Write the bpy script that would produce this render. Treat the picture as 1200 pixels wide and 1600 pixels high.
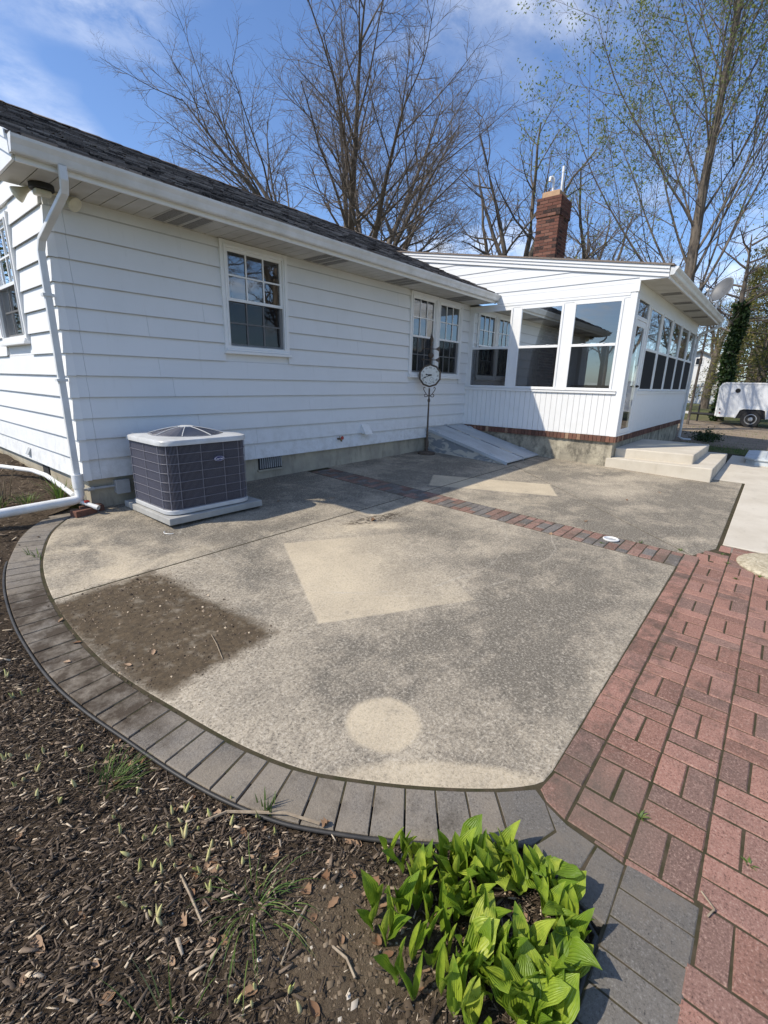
import bpy, bmesh, math, random
import numpy as np
from mathutils import Vector, Matrix
random.seed(7); np.random.seed(7)
R = math.radians
scene = bpy.context.scene
for o in list(bpy.data.objects): bpy.data.objects.remove(o, do_unlink=True)
COL = scene.collection

# ------------------------------------------------------------------ camera
cam_d = bpy.data.cameras.new('camera'); cam = bpy.data.objects.new('camera', cam_d); COL.objects.link(cam)
PITCH, ROLL, YAW = -0.275139, 0.02288, 0.695541
CAM = Vector((-1.56685, -5.23395, 1.02443))
_d = Vector((math.cos(PITCH)*math.cos(YAW), math.cos(PITCH)*math.sin(YAW), math.sin(PITCH)))
_r = _d.cross(Vector((0, 0, 1))).normalized(); _u = _r.cross(_d)
_r2 = _r*math.cos(ROLL) + _u*math.sin(ROLL); _u2 = -_r*math.sin(ROLL) + _u*math.cos(ROLL)
cam.matrix_world = Matrix(((_r2.x, _u2.x, -_d.x, CAM.x), (_r2.y, _u2.y, -_d.y, CAM.y), (_r2.z, _u2.z, -_d.z, CAM.z), (0, 0, 0, 1)))
cam_d.sensor_fit = 'VERTICAL'; cam_d.sensor_height = 36.0; cam_d.lens = 721.86/1600*36.0
cam_d.clip_start = 0.05; cam_d.clip_end = 2000
scene.camera = cam
scene.render.resolution_x = 768; scene.render.resolution_y = 1024

# ------------------------------------------------------------------ sun, sky, exposure
SUN_EL, SUN_AZ = R(47), R(150)            # azimuth counted from +X towards +Y
SUN_DIR = Vector((math.cos(SUN_EL)*math.cos(SUN_AZ), math.cos(SUN_EL)*math.sin(SUN_AZ), math.sin(SUN_EL)))
sd = bpy.data.lights.new('sun', 'SUN'); sd.energy = 3.75; sd.angle = R(0.6); sd.color = (1.0, 0.92, 0.79)
sun = bpy.data.objects.new('sun', sd); COL.objects.link(sun)
sun.rotation_euler = SUN_DIR.to_track_quat('Z', 'Y').to_euler(); sun.location = (-20, 12, 30)
world = bpy.data.worlds.new('World'); scene.world = world; world.use_nodes = True
vs = scene.view_settings
vs.view_transform = 'Standard'; vs.look = 'None'; vs.gamma = 1.0; vs.use_curve_mapping = False; vs.exposure = 0.37

def build_world():
    nt = world.node_tree; nt.nodes.clear(); N = nt.nodes.new; Lk = nt.links.new
    out = N('ShaderNodeOutputWorld'); bg = N('ShaderNodeBackground'); Lk(bg.outputs[0], out.inputs[0])
    sky = N('ShaderNodeTexSky'); sky.sky_type = 'NISHITA'; sky.sun_disc = False
    sky.sun_elevation = SUN_EL; sky.sun_rotation = math.pi/2 - SUN_AZ
    sky.air_density = 1.0; sky.dust_density = 0.6; sky.ozone_density = 3.0; sky.altitude = 30
    tc = N('ShaderNodeTexCoord'); sep = N('ShaderNodeSeparateXYZ'); Lk(tc.outputs['Generated'], sep.inputs[0])
    zc = N('ShaderNodeMath'); zc.operation = 'MAXIMUM'; Lk(sep.outputs[2], zc.inputs[0]); zc.inputs[1].default_value = 0.0
    za = N('ShaderNodeMath'); za.operation = 'ADD'; Lk(zc.outputs[0], za.inputs[0]); za.inputs[1].default_value = 0.16
    dx = N('ShaderNodeMath'); dx.operation = 'DIVIDE'; Lk(sep.outputs[0], dx.inputs[0]); Lk(za.outputs[0], dx.inputs[1])
    dy = N('ShaderNodeMath'); dy.operation = 'DIVIDE'; Lk(sep.outputs[1], dy.inputs[0]); Lk(za.outputs[0], dy.inputs[1])
    cb = N('ShaderNodeCombineXYZ'); Lk(dx.outputs[0], cb.inputs[0]); Lk(dy.outputs[0], cb.inputs[1])
    mp = N('ShaderNodeMapping'); Lk(cb.outputs[0], mp.inputs[0]); mp.inputs['Location'].default_value = (4.35, 1.1, 0.0)
    mp.inputs['Rotation'].default_value = (0, 0, R(25)); mp.inputs['Scale'].default_value = (0.9, 1.1, 1)
    n1 = N('ShaderNodeTexNoise'); Lk(mp.outputs[0], n1.inputs['Vector']); n1.inputs['Scale'].default_value = 0.85
    n1.inputs['Detail'].default_value = 4; n1.inputs['Roughness'].default_value = 0.5
    n2 = N('ShaderNodeTexNoise'); Lk(mp.outputs[0], n2.inputs['Vector']); n2.inputs['Scale'].default_value = 5.5
    n2.inputs['Detail'].default_value = 9; n2.inputs['Roughness'].default_value = 0.62; n2.inputs['Distortion'].default_value = 0.15
    r1 = N('ShaderNodeMapRange'); Lk(n1.outputs[0], r1.inputs[0]); r1.inputs[1].default_value = 0.50; r1.inputs[2].default_value = 0.68
    r2 = N('ShaderNodeMapRange'); Lk(n2.outputs[0], r2.inputs[0]); r2.inputs[1].default_value = 0.36; r2.inputs[2].default_value = 0.68
    mu = N('ShaderNodeMath'); mu.operation = 'MULTIPLY'; Lk(r1.outputs[0], mu.inputs[0]); Lk(r2.outputs[0], mu.inputs[1])
    m2 = N('ShaderNodeMath'); m2.operation = 'MULTIPLY'; Lk(mu.outputs[0], m2.inputs[0]); m2.inputs[1].default_value = 0.95; m2.use_clamp = True
    mix = N('ShaderNodeMix'); mix.data_type = 'RGBA'; Lk(m2.outputs[0], mix.inputs[0]); Lk(sky.outputs[0], mix.inputs[6])
    mix.inputs[7].default_value = (8.2, 8.4, 8.7, 1)
    wb = N('ShaderNodeMix'); wb.data_type = 'RGBA'; wb.blend_type = 'MULTIPLY'; wb.inputs[0].default_value = 1.0     # camera white balance, whole sky alike
    Lk(sky.outputs[0], wb.inputs[6]); wb.inputs[7].default_value = (0.88, 0.99, 1.17, 1); Lk(wb.outputs[2], mix.inputs[6])
    Lk(mix.outputs[2], bg.inputs[0]); bg.inputs[1].default_value = 0.130
build_world()

# ------------------------------------------------------------------ helpers: materials
class NT:
    def __init__(s, name):
        s.m = bpy.data.materials.new(name); s.m.use_nodes = True; s.t = s.m.node_tree; s.t.nodes.clear()
        s.out = s.t.nodes.new('ShaderNodeOutputMaterial')
        s.geo = None
    def n(s, typ, ins=None, **kw):
        x = s.t.nodes.new(typ)
        for k, v in kw.items(): setattr(x, k, v)
        for k, v in (ins or {}).items(): s.put(x.inputs[k], v)
        return x
    def put(s, sock, v):
        if hasattr(v, 'is_output'): s.t.links.new(v, sock)
        elif hasattr(v, 'outputs'): s.t.links.new(v.outputs[0], sock)
        else: sock.default_value = v
    def pos(s):
        if s.geo is None: s.geo = s.n('ShaderNodeNewGeometry')
        return s.geo.outputs['Position']
    def math(s, op, a, b=None, c=None, clamp=False):
        x = s.n('ShaderNodeMath', operation=op); x.use_clamp = clamp
        s.put(x.inputs[0], a)
        if b is not None: s.put(x.inputs[1], b)
        if c is not None: s.put(x.inputs[2], c)
        return x.outputs[0]
    def mix(s, f, a, b, blend='MIX'):
        x = s.n('ShaderNodeMix', data_type='RGBA', blend_type=blend)
        s.put(x.inputs[0], f)
        for i, v in ((6, a), (7, b)):
            if isinstance(v, tuple) and len(v) == 3: v = (*v, 1)
            s.put(x.inputs[i], v)
        return x.outputs[2]
    def noise(s, scale, detail=3, rough=0.55, vec=None, dist=0.0):
        return s.n('ShaderNodeTexNoise', {'Vector': vec if vec is not None else s.pos(), 'Scale': scale, 'Detail': detail, 'Roughness': rough, 'Distortion': dist}).outputs[0]
    def rng(s, v, a, b, c=0.0, d=1.0, smooth=False):
        x = s.n('ShaderNodeMapRange', {0: v, 1: a, 2: b, 3: c, 4: d})
        if smooth: x.interpolation_type = 'SMOOTHSTEP'
        return x.outputs[0]
    def wobble(s, sc):
        k = 4.0 if sc < 7 else 9.0
        if not hasattr(s, 'wc'): s.wc = {}
        if k not in s.wc: s.wc[k] = s.math('SUBTRACT', s.noise(k, 4, 0.6), 0.5)
        return s.wc[k]
    def bump(s, h, strength=0.3, dist=0.01):
        return s.n('ShaderNodeBump', {'Height': h, 'Strength': strength, 'Distance': dist}).outputs[0]
    def scale(s, v, sc):
        return s.n('ShaderNodeVectorMath', {0: v, 1: sc}, operation='MULTIPLY').outputs[0]
    def bsdf(s, color, rough=0.6, normal=None, spec=0.5, metal=0.0, **kw):
        if isinstance(color, tuple) and len(color) == 3: color = (*color, 1)
        b = s.n('ShaderNodeBsdfPrincipled', {'Base Color': color, 'Roughness': rough, 'Specular IOR Level': spec, 'Metallic': metal})
        if normal is not None: s.put(b.inputs['Normal'], normal)
        for k, v in kw.items(): s.put(b.inputs[k.replace('_', ' ')], v)
        s.t.links.new(b.outputs[0], s.out.inputs[0]); return b
    def rect(s, cx, cy, ang, hx, hy, soft=0.02, wob=0.02, wscale=9.0):
        """mask of a rotated rectangle on the ground (a mark with its own shape)"""
        v = s.n('ShaderNodeVectorMath', {0: s.pos(), 1: (cx, cy, 0)}, operation='SUBTRACT').outputs[0]
        v = s.n('ShaderNodeVectorRotate', {'Vector': v, 'Angle': -ang}, rotation_type='Z_AXIS').outputs[0]
        sp = s.n('ShaderNodeSeparateXYZ', {0: v})
        ax = s.math('SUBTRACT', s.math('ABSOLUTE', sp.outputs[0]), hx); ay = s.math('SUBTRACT', s.math('ABSOLUTE', sp.outputs[1]), hy)
        d = s.math('MAXIMUM', ax, ay)
        if wob: d = s.math('ADD', d, s.math('MULTIPLY', s.wobble(wscale), wob*2))
        return s.rng(d, soft, -soft)
    def disc(s, cx, cy, rx, ry, soft=0.05, wob=0.03, wscale=9.0, ang=0.0):
        v = s.n('ShaderNodeVectorMath', {0: s.pos(), 1: (cx, cy, 0)}, operation='SUBTRACT').outputs[0]
        if ang: v = s.n('ShaderNodeVectorRotate', {'Vector': v, 'Angle': -ang}, rotation_type='Z_AXIS').outputs[0]
        v = s.scale(v, (1/rx, 1/ry, 0))
        d = s.n('ShaderNodeVectorMath', {0: v}, operation='LENGTH').outputs['Value']
        d = s.math('ADD', d, s.math('MULTIPLY', s.wobble(wscale), wob*2/max(rx, .01)))
        return s.rng(d, 1+soft/rx, 1-soft/rx), d

def rnd_obj(t): return t.n('ShaderNodeObjectInfo').outputs['Random']
def rnd_isl(t):
    if t.geo is None: t.pos()
    return t.geo.outputs['Random Per Island']
def ramp(t, f, stops):
    x = t.n('ShaderNodeValToRGB', {0: f}); e = x.color_ramp.elements
    while len(e) < len(stops): e.new(0.5)
    for q, (p, c) in zip(e, stops): q.position = p; q.color = (*c, 1)
    return x.outputs[0]

def simple(name, c1, c2=None, scale=8, rough=0.6, bump=0.0, bscale=60, spec=0.5, metal=0.0, tint=0.0, dist=0.004):
    t = NT(name)
    col = (*c1, 1)
    if c2: col = t.mix(t.rng(t.noise(scale, 5, 0.6), 0.35, 0.68), c1, c2)
    if tint: col = t.mix(1.0, col, t.n('ShaderNodeCombineColor', {0: t.rng(rnd_obj(t), 0, 1, 1-tint, 1), 1: t.rng(rnd_obj(t), 0, 1, 1-tint, 1), 2: t.rng(rnd_obj(t), 0, 1, 1-tint, 1)}).outputs[0], 'MULTIPLY')
    nm = t.bump(t.noise(bscale, 4, 0.6), bump, dist) if bump else None
    t.bsdf(col, rough, nm, spec, metal); return t.m

MATS = {}
def M(k): return MATS[k]

def make_materials():
    # painted aluminium / asbestos siding: chalky white with grain, faint grime, shadow lines of the laps painted in
    t = NT('white siding')
    grain = t.noise(1, 6, 0.7, t.scale(t.pos(), (14, 14, 90)))
    grime = t.rng(t.noise(1.3, 5, 0.65), 0.48, 0.75)
    col = t.mix(t.math('MULTIPLY', grime, 0.25), (0.76, 0.765, 0.76), (0.60, 0.60, 0.57))
    streak = t.rng(t.noise(1, 4, 0.6, t.scale(t.pos(), (22, 22, 1.2))), 0.60, 0.78)
    col = t.mix(t.math('MULTIPLY', streak, 0.22), col, (0.5, 0.5, 0.46))
    col = t.mix(t.rng(rnd_obj(t), 0, 1, 0, 0.10), col, (0.5, 0.53, 0.56))
    zz = t.n('ShaderNodeSeparateXYZ', {0: t.pos()}).outputs[2]
    spl = t.math('MULTIPLY', t.rng(zz, 0.55, 0.0), t.rng(t.noise(7, 6, 0.75), 0.44, 0.66)); col = t.mix(t.math('MULTIPLY', spl, 0.42), col, (0.36, 0.34, 0.29))
    lapz = t.math('FRACT', t.math('DIVIDE', t.math('ADD', zz, 0.0005), 0.2032)); lap_shade = t.math('MULTIPLY', t.math('MAXIMUM', t.rng(lapz, 0.035, 0.0), t.rng(lapz, 0.97, 1.0)), t.rng(t.noise(2.4, 5, 0.7), 0.25, 0.55, 0.45, 1.0))
    col = t.mix(t.math('MULTIPLY', lap_shade, 0.44), col, (0.14, 0.14, 0.135))  # shade under each lap painted into the board colour, uneven along its length
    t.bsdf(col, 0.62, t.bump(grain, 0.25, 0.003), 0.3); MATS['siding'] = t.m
    t = NT('white trim paint')
    col = t.mix(t.math('MULTIPLY', t.rng(t.noise(5, 5, 0.65), 0.5, 0.8), 0.25), (0.80, 0.80, 0.785), (0.60, 0.59, 0.54))
    t.bsdf(col, 0.42, t.bump(t.noise(120, 3), 0.08, 0.002), 0.45); MATS['trim'] = t.m
    MATS['gutter'] = simple('gutter enamel', (0.74, 0.745, 0.74), (0.58, 0.58, 0.55), 3.5, 0.35, 0.05, 40)
    MATS['pvc'] = simple('white pvc', (0.80, 0.80, 0.79), (0.66, 0.65, 0.60), 6, 0.35, 0.05, 30)
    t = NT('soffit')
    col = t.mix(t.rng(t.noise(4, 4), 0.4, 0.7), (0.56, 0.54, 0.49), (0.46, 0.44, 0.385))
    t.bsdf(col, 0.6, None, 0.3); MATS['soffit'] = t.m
    t = NT('vented soffit')
    w = t.n('ShaderNodeTexVoronoi', {'Vector': t.pos(), 'Scale': 160})
    col = t.mix(t.rng(w.outputs[0], 0.25, 0.42), (0.045, 0.043, 0.04), (0.26, 0.25, 0.23)); t.bsdf(col, 0.7, None, 0.2); MATS['vent'] = t.m
    # foundation
    t = NT('parged foundation')
    n = t.noise(2.2, 6, 0.65); col = t.mix(t.rng(n, 0.38, 0.66), (0.47, 0.42, 0.32), (0.33, 0.30, 0.24))
    drip = t.rng(t.noise(1, 5, 0.7, t.scale(t.pos(), (7, 7, 2.0))), 0.52, 0.72)
    col = t.mix(t.math('MULTIPLY', drip, 0.55), col, (0.13, 0.12, 0.10))
    t.bsdf(col, 0.9, t.bump(t.noise(45, 6, 0.7), 0.5, 0.006), 0.2); MATS['foundation'] = t.m
    t = NT('mouldy foundation')
    n = t.noise(3.0, 6, 0.7, None, 0.6); col = t.mix(t.rng(n, 0.35, 0.62), (0.50, 0.45, 0.34), (0.30, 0.27, 0.21))
    drip = t.rng(t.noise(1, 6, 0.75, t.scale(t.pos(), (5, 5, 3.2))), 0.47, 0.66)
    col = t.mix(t.math('MULTIPLY', drip, 0.8), col, (0.07, 0.065, 0.055))
    t.bsdf(col, 0.92, t.bump(t.noise(40, 6, 0.7), 0.6, 0.008), 0.15); MATS['foundation2'] = t.m
    # glass: clear pane with a strong sky reflection
    t = NT('window glass')
    fr = t.n('ShaderNodeFresnel', {'IOR': 2.5})
    g = t.n('ShaderNodeBsdfGlossy', {'Color': (0.95, 0.98, 1, 1), 'Roughness': 0.015}); tr = t.n('ShaderNodeBsdfTransparent', {'Color': (0.62, 0.66, 0.66, 1)})
    ns = t.bump(t.noise(2.2, 2), 0.025, 0.02); t.put(g.inputs['Normal'], ns)
    mx = t.n('ShaderNodeMixShader', {0: fr, 1: tr, 2: g}); t.t.links.new(mx.outputs[0], t.out.inputs[0]); MATS['glass'] = t.m
    t = NT('insect screen')
    df = t.n('ShaderNodeBsdfDiffuse', {'Color': (0.012, 0.012, 0.014, 1)}); tr = t.n('ShaderNodeBsdfTransparent')
    mx = t.n('ShaderNodeMixShader', {0: 0.45, 1: df, 2: tr}); t.t.links.new(mx.outputs[0], t.out.inputs[0]); MATS['screen'] = t.m
    MATS['dark_screen'] = simple('solar screen', (0.012, 0.012, 0.014), (0.02, 0.02, 0.022), 30, 0.75, 0.0, 60, 0.15)
    MATS['interior'] = simple('dim room wall', (0.20, 0.18, 0.155), (0.15, 0.135, 0.12), 2, 0.9)
    MATS['room_floor'] = simple('room floor', (0.12, 0.08, 0.055), (0.08, 0.055, 0.04), 3, 0.6)
    MATS['curtain'] = simple('beige curtain', (0.30, 0.26, 0.21), (0.22, 0.19, 0.155), 20, 0.9)
    # roof shingles
    t = NT('asphalt shingle')
    isl = rnd_isl(t); col = ramp(t, isl, [(0, (0.022, 0.019, 0.018)), (0.3, (0.110, 0.088, 0.075)), (0.5, (0.20, 0.165, 0.140)), (0.75, (0.34, 0.285, 0.242)), (1, (0.085, 0.070, 0.060))])
    col = t.mix(t.rng(t.noise(45, 4, 0.85), 0.50, 0.70), col, (0.21, 0.175, 0.150)); col = t.mix(t.rng(t.noise(38, 4, 0.85), 0.46, 0.32), col, (0.016, 0.014, 0.013)); 
    t.bsdf(col, 0.95, t.bump(t.noise(220, 3, 0.8), 0.8, 0.006), 0.15); MATS['shingle'] = t.m
    # red paver
    t = NT('red paver')
    r = rnd_obj(t); col = ramp(t, r, [(0, (0.20, 0.110, 0.084)), (0.22, (0.30, 0.158, 0.118)), (0.5, (0.37, 0.196, 0.148)), (0.74, (0.30, 0.168, 0.132)), (0.90, (0.20, 0.125, 0.100)), (1, (0.27, 0.165, 0.13))])
    sp = t.noise(120, 4, 0.8); col = t.mix(t.rng(sp, 0.53, 0.70), col, (0.48, 0.33, 0.26)); col = t.mix(t.rng(sp, 0.46, 0.32), col, (0.075, 0.048, 0.040))
    st = t.rng(t.noise(2.1, 5, 0.65, None, 0.8), 0.47, 0.68); s2 = t.rng(t.noise(14, 5, 0.7), 0.42, 0.66)
    col = t.mix(t.math('MULTIPLY', t.math('MULTIPLY', st, s2), 0.72), col, (0.080, 0.062, 0.050))
    md, _ = t.disc(1.1, -4.80, 1.9, 0.20, 0.22, 0.10, 6); col = t.mix(t.math('MULTIPLY', t.math('MULTIPLY', md, s2), 0.62), col, (0.085, 0.068, 0.054))
    md3, _ = t.disc(3.1, -3.0, 0.35, 2.6, 0.3, 0.5, 6); col = t.mix(t.math('MULTIPLY', t.math('MULTIPLY', md3, s2), 0.2), col, (0.085, 0.068, 0.054))
    md2, _ = t.disc(0.02, -5.0, 0.24, 0.18, 0.12, 0.10, 8); col = t.mix(t.math('MULTIPLY', md2, 0.55), col, (0.16, 0.128, 0.10))
    t.bsdf(col, 0.9, t.bump(t.noise(110, 5, 0.8), 0.8, 0.005), 0.15); MATS['red'] = t.m
    for key, st_ in (('strip_red', [(0, (0.155, 0.092, 0.072)), (0.4, (0.25, 0.142, 0.110)), (0.8, (0.30, 0.180, 0.142)), (1, (0.20, 0.13, 0.105))]), ('strip_grey', [(0, (0.120, 0.112, 0.104)), (0.5, (0.185, 0.172, 0.160)), (1, (0.15, 0.138, 0.126))])):
        t = NT(key + ' paver'); col = ramp(t, rnd_obj(t), st_)
        sp = t.noise(70, 4, 0.8); col = t.mix(t.rng(sp, 0.53, 0.70), col, (0.38, 0.31, 0.25)); col = t.mix(t.rng(sp, 0.46, 0.32), col, (0.07, 0.055, 0.046))
        gr_ = t.rng(t.noise(5, 6, 0.72), 0.46, 0.66); col = t.mix(t.math('MULTIPLY', gr_, 0.80), col, (0.125, 0.105, 0.082))
        t.bsdf(col, 0.92, t.bump(t.noise(90, 5, 0.8), 0.7, 0.005), 0.15); MATS[key] = t.m
    # charcoal paver
    t = NT('charcoal paver')
    r = rnd_obj(t); col = ramp(t, r, [(0, (0.150, 0.135, 0.116)), (0.5, (0.215, 0.192, 0.163)), (1, (0.180, 0.160, 0.138))])
    sp = t.noise(120, 4, 0.8); col = t.mix(t.rng(sp, 0.52, 0.72), col, (0.31, 0.28, 0.235)); col = t.mix(t.rng(sp, 0.46, 0.30), col, (0.055, 0.049, 0.042))
    wx = t.rng(t.noise(3.0, 5, 0.65), 0.38, 0.60); col = t.mix(t.math('MULTIPLY', wx, 0.6), col, (0.285, 0.238, 0.178))
    g2 = t.rng(t.noise(9, 6, 0.7), 0.50, 0.68); col = t.mix(t.math('MULTIPLY', g2, 0.55), col, (0.075, 0.062, 0.048))
    mud = t.rect(-0.80, -2.45, R(5), 0.55, 1.0, 0.15, 0.3, 5); mn = t.rng(t.noise(7, 6, 0.7), 0.34, 0.56)
    col = t.mix(t.math('MULTIPLY', t.math('MULTIPLY', mud, mn), 0.9), col, (0.055, 0.040, 0.027))
    t.bsdf(col, 0.9, t.bump(t.noise(110, 5, 0.8), 0.7, 0.005), 0.2); MATS['charcoal'] = t.m
    # slate-blue paver of the near corner
    t = NT('slate paver')
    r = rnd_obj(t); col = ramp(t, r, [(0, (0.125, 0.114, 0.100)), (1, (0.175, 0.160, 0.140))])
    sp = t.noise(130, 4, 0.8); col = t.mix(t.rng(sp, 0.54, 0.74), col, (0.29, 0.275, 0.25)); col = t.mix(t.rng(sp, 0.45, 0.30), col, (0.05, 0.047, 0.045)); col = t.mix(t.rng(t.noise(5, 6, 0.7), 0.48, 0.68), col, (0.185, 0.160, 0.130))
    t.bsdf(col, 0.88, t.bump(t.noise(110, 5, 0.8), 0.7, 0.005), 0.22); MATS['slate'] = t.m
    # joint sand / soil under pavers
    MATS['joint'] = simple('joint soil', (0.082, 0.064, 0.043), (0.040, 0.040, 0.019), 14, 0.95, 0.6, 120, 0.1)
    # concrete of the patio
    t = NT('weathered patio concrete')
    p = t.pos()
    big = t.noise(0.62, 5, 0.6, None, 0.5); mid = t.noise(2.6, 6, 0.65, None, 0.4); fine = t.noise(26, 5, 0.75); grit = t.noise(72, 4, 0.9)
    blot = t.rng(t.noise(5.0, 8, 0.78), 0.30, 0.60)
    col = t.mix(t.rng(mid, 0.36, 0.66), (0.50, 0.425, 0.315), (0.40, 0.342, 0.258))
    stain = t.math('MULTIPLY', t.rng(big, 0.38, 0.60), t.rng(mid, 0.30, 0.60))
    sk = t.noise(1, 6, 0.72, t.scale(p, (2.1, 7.5, 1)), 0.5)
    stain = t.math('ADD', stain, t.math('MULTIPLY', t.rng(sk, 0.52, 0.72), 0.45), clamp=True)
    # places where black lichen has grown: along the wall, right of the unit, near the front corner, by the cellar hatch
    for (cx, cy, rx, ry, a, k) in ((2.0, -1.0, 1.35, 0.75, 0, .95), (1.0, -4.35, 0.9, 0.40, R(-20), .8), (4.6, -1.25, 1.3, 0.5, 0, .85), (4.3, -3.3, 1.5, 0.45, R(35), .7), (6.2, -2.3, 1.0, 0.5, 0, .6), (5.6, -4.5, 1.6, 0.45, R(5), .75), (2.05, -2.65, 0.45, 0.4, R(30), .9), (0.0, -1.0, 0.5, 0.25, R(60), .9), (1.9, -3.9, 0.7, 0.3, R(10), .7), (0.30, -2.35, 0.26, 0.75, R(-28), .95), (0.1, -3.75, 0.55, 0.3, 0, .75), (0.62, -1.70, 0.6, 0.12, 0, .9), (0.45, -4.55, 0.5, 0.2, 0, .8), (-.45, -.8, .3, .16, R(-20), .7)):
        dm, _ = t.disc(cx, cy, rx, ry, rx*0.75, rx*0.35, 3.0, a)
        stain = t.math('ADD', stain, t.math('MULTIPLY', t.math('MULTIPLY', dm, blot), k), clamp=True)
    clean = t.rect(0.98, -2.96, R(-29.3), 0.56, 0.70, 0.009, 0.009)
    # far side of the first mat print has weathered away
    gone, _ = t.disc(1.50, -3.10, 0.36, 0.95, 0.30, 0.14, 4, R(-29)); clean = t.math('SUBTRACT', clean, gone, clamp=True)
    clean = t.math('MAXIMUM', clean, t.rect(4.345, -2.27, R(29.5), 0.34, 0.85, 0.012, 0.012))
    pot, _ = t.disc(-0.215, -4.13, 0.165, 0.165, 0.014, 0.018); clean = t.math('MAXIMUM', clean, pot)
    edge, _ = t.disc(-0.30, -4.50, 0.40, 0.10, 0.06, 0.06, 9, R(-50)); clean = t.math('MAXIMUM', clean, t.math('MULTIPLY', edge, 0.85))
    for (cx, cy, rx, ry, a, k) in ((-0.45, -1.25, 0.38, 0.75, R(12), .75), (1.75, -2.2, 0.5, 0.28, 0, .8), (-0.3, -1.74, 0.60, 0.12, R(3), .8), (2.0, -1.95, .7, .12, 0, .6), (4.0, -2.9, .5, .22, R(30), .5)):
        dm, _ = t.disc(cx, cy, rx, ry, rx*0.5, 0.16, 5, a); clean = t.math('MAXIMUM', clean, t.math('MULTIPLY', t.math('MULTIPLY', dm, t.rng(mid, .62, .40)), k))
    clean = t.math('MULTIPLY', clean, t.math('SUBTRACT', 1.0, t.math('MULTIPLY', t.rng(t.noise(11, 6, 0.75), 0.55, 0.70), 0.45)))
    keep = t.math('SUBTRACT', 1.0, t.math('MULTIPLY', clean, 0.94))
    stain = t.math('MULTIPLY', stain, keep)
    col = t.mix(t.math('MULTIPLY', stain, 0.80), col, (0.118, 0.105, 0.084))
    col = t.mix(t.math('MULTIPLY', clean, 0.70), col, t.mix(t.rng(mid, .35, .65), (0.60, 0.50, 0.345), (0.50, 0.415, 0.29)))
    # pale hose drag lines
    hn = t.math('MULTIPLY', t.math('SUBTRACT', t.noise(1.8, 3), 0.5), 0.16); hv = t.rng(t.noise(3.2, 4), 0.40, 0.60, 0, 0.42)
    for (cx, cy, r0, w) in ((1.72, -2.02, 1.60, .009), (2.05, -2.15, 1.78, .007)):
        v = t.n('ShaderNodeVectorMath', {0: p, 1: (cx, cy, 0)}, operation='SUBTRACT').outputs[0]; v = t.scale(v, (1, 1, 0))
        d = t.math('ADD', t.n('ShaderNodeVectorMath', {0: v}, operation='LENGTH').outputs['Value'], hn)
        ln = t.math('MULTIPLY', t.rng(t.math('ABSOLUTE', t.math('SUBTRACT', d, r0)), w*1.8, w*0.3), hv)
        col = t.mix(ln, col, (0.52, 0.47, 0.38))
    gk = t.math('SUBTRACT', 1.0, t.math('MULTIPLY', clean, 0.55))
    col = t.mix(t.math('MULTIPLY', t.math('MULTIPLY', t.rng(grit, 0.52, 0.64), 0.70), gk), col, (0.64, 0.575, 0.46)); col = t.mix(t.math('MULTIPLY', t.math('MULTIPLY', t.rng(grit, 0.48, 0.36), 0.85), gk), col, (0.085, 0.076, 0.062))
    col = t.mix(t.math('MULTIPLY', t.math('MULTIPLY', t.rng(fine, 0.45, 0.68), 0.42), keep), col, (0.13, 0.115, 0.094))
    # wet soil left on the slab next to the border
    mud = t.rect(-0.52, -2.56, R(5), 0.37, 0.67, 0.05, 0.12, 9); mud = t.math('MULTIPLY', mud, t.rng(t.noise(9, 6, 0.8), 0.20, 0.46))
    mcol = t.mix(t.rng(fine, 0.35, 0.65), (0.045, 0.032, 0.019), (0.120, 0.086, 0.050))
    col = t.mix(t.math('MULTIPLY', mud, 0.95), col, mcol)
    crumb, _ = t.disc(1.98, -2.18, 0.40, 0.10, 0.08, 0.16, 7, R(-12)); crumb = t.math('MULTIPLY', crumb, t.rng(t.noise(16, 6, 0.75), 0.46, 0.54)); col = t.mix(t.math('MULTIPLY', crumb, 0.85), col, (0.055, 0.042, 0.03))
    h = t.math('ADD', t.math('MULTIPLY', grit, 0.8), fine)
    t.bsdf(col, 0.92, t.bump(h, 0.7, 0.006), 0.2); MATS['concrete'] = t.m
    # newer pale concrete
    t = NT('pale new concrete')
    n = t.noise(2.0, 6, 0.65); col = t.mix(t.rng(n, 0.38, 0.68), (0.60, 0.545, 0.45), (0.51, 0.455, 0.365))
    col = t.mix(t.math('MULTIPLY', t.rng(t.noise(150, 4, 0.75), 0.5, 0.75), 0.3), col, (0.36, 0.32, 0.25))
    sk = t.rng(t.noise(1, 5, 0.7, t.scale(t.pos(), (3, 9, 2))), 0.58, 0.75); col = t.mix(t.math('MULTIPLY', sk, 0.3), col, (0.30, 0.26, 0.2))
    t.bsdf(col, 0.9, t.bump(t.noise(90, 5, 0.7), 0.35, 0.004), 0.2); MATS['newconc'] = t.m
    MATS['pad'] = simple('grey pad concrete', (0.40, 0.395, 0.37), (0.30, 0.295, 0.275), 6, 0.9, 0.3, 90)
    t = NT('cover stone')
    n = t.noise(22, 6, 0.7, None, 1.2); col = t.mix(t.rng(n, 0.38, 0.62), (0.62, 0.55, 0.40), (0.36, 0.30, 0.20)); t.bsdf(col, 0.95, t.bump(n, 0.9, 0.02), 0.15); MATS['cover'] = t.m
    # soil
    t = NT('garden soil')
    n = t.noise(6, 7, 0.7); f = t.noise(55, 6, 0.75)
    col = t.mix(t.rng(n, 0.36, 0.66), (0.036, 0.026, 0.018), (0.085, 0.062, 0.042)); col = t.mix(t.rng(f, 0.42, 0.70), col, (0.135, 0.103, 0.071))
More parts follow.
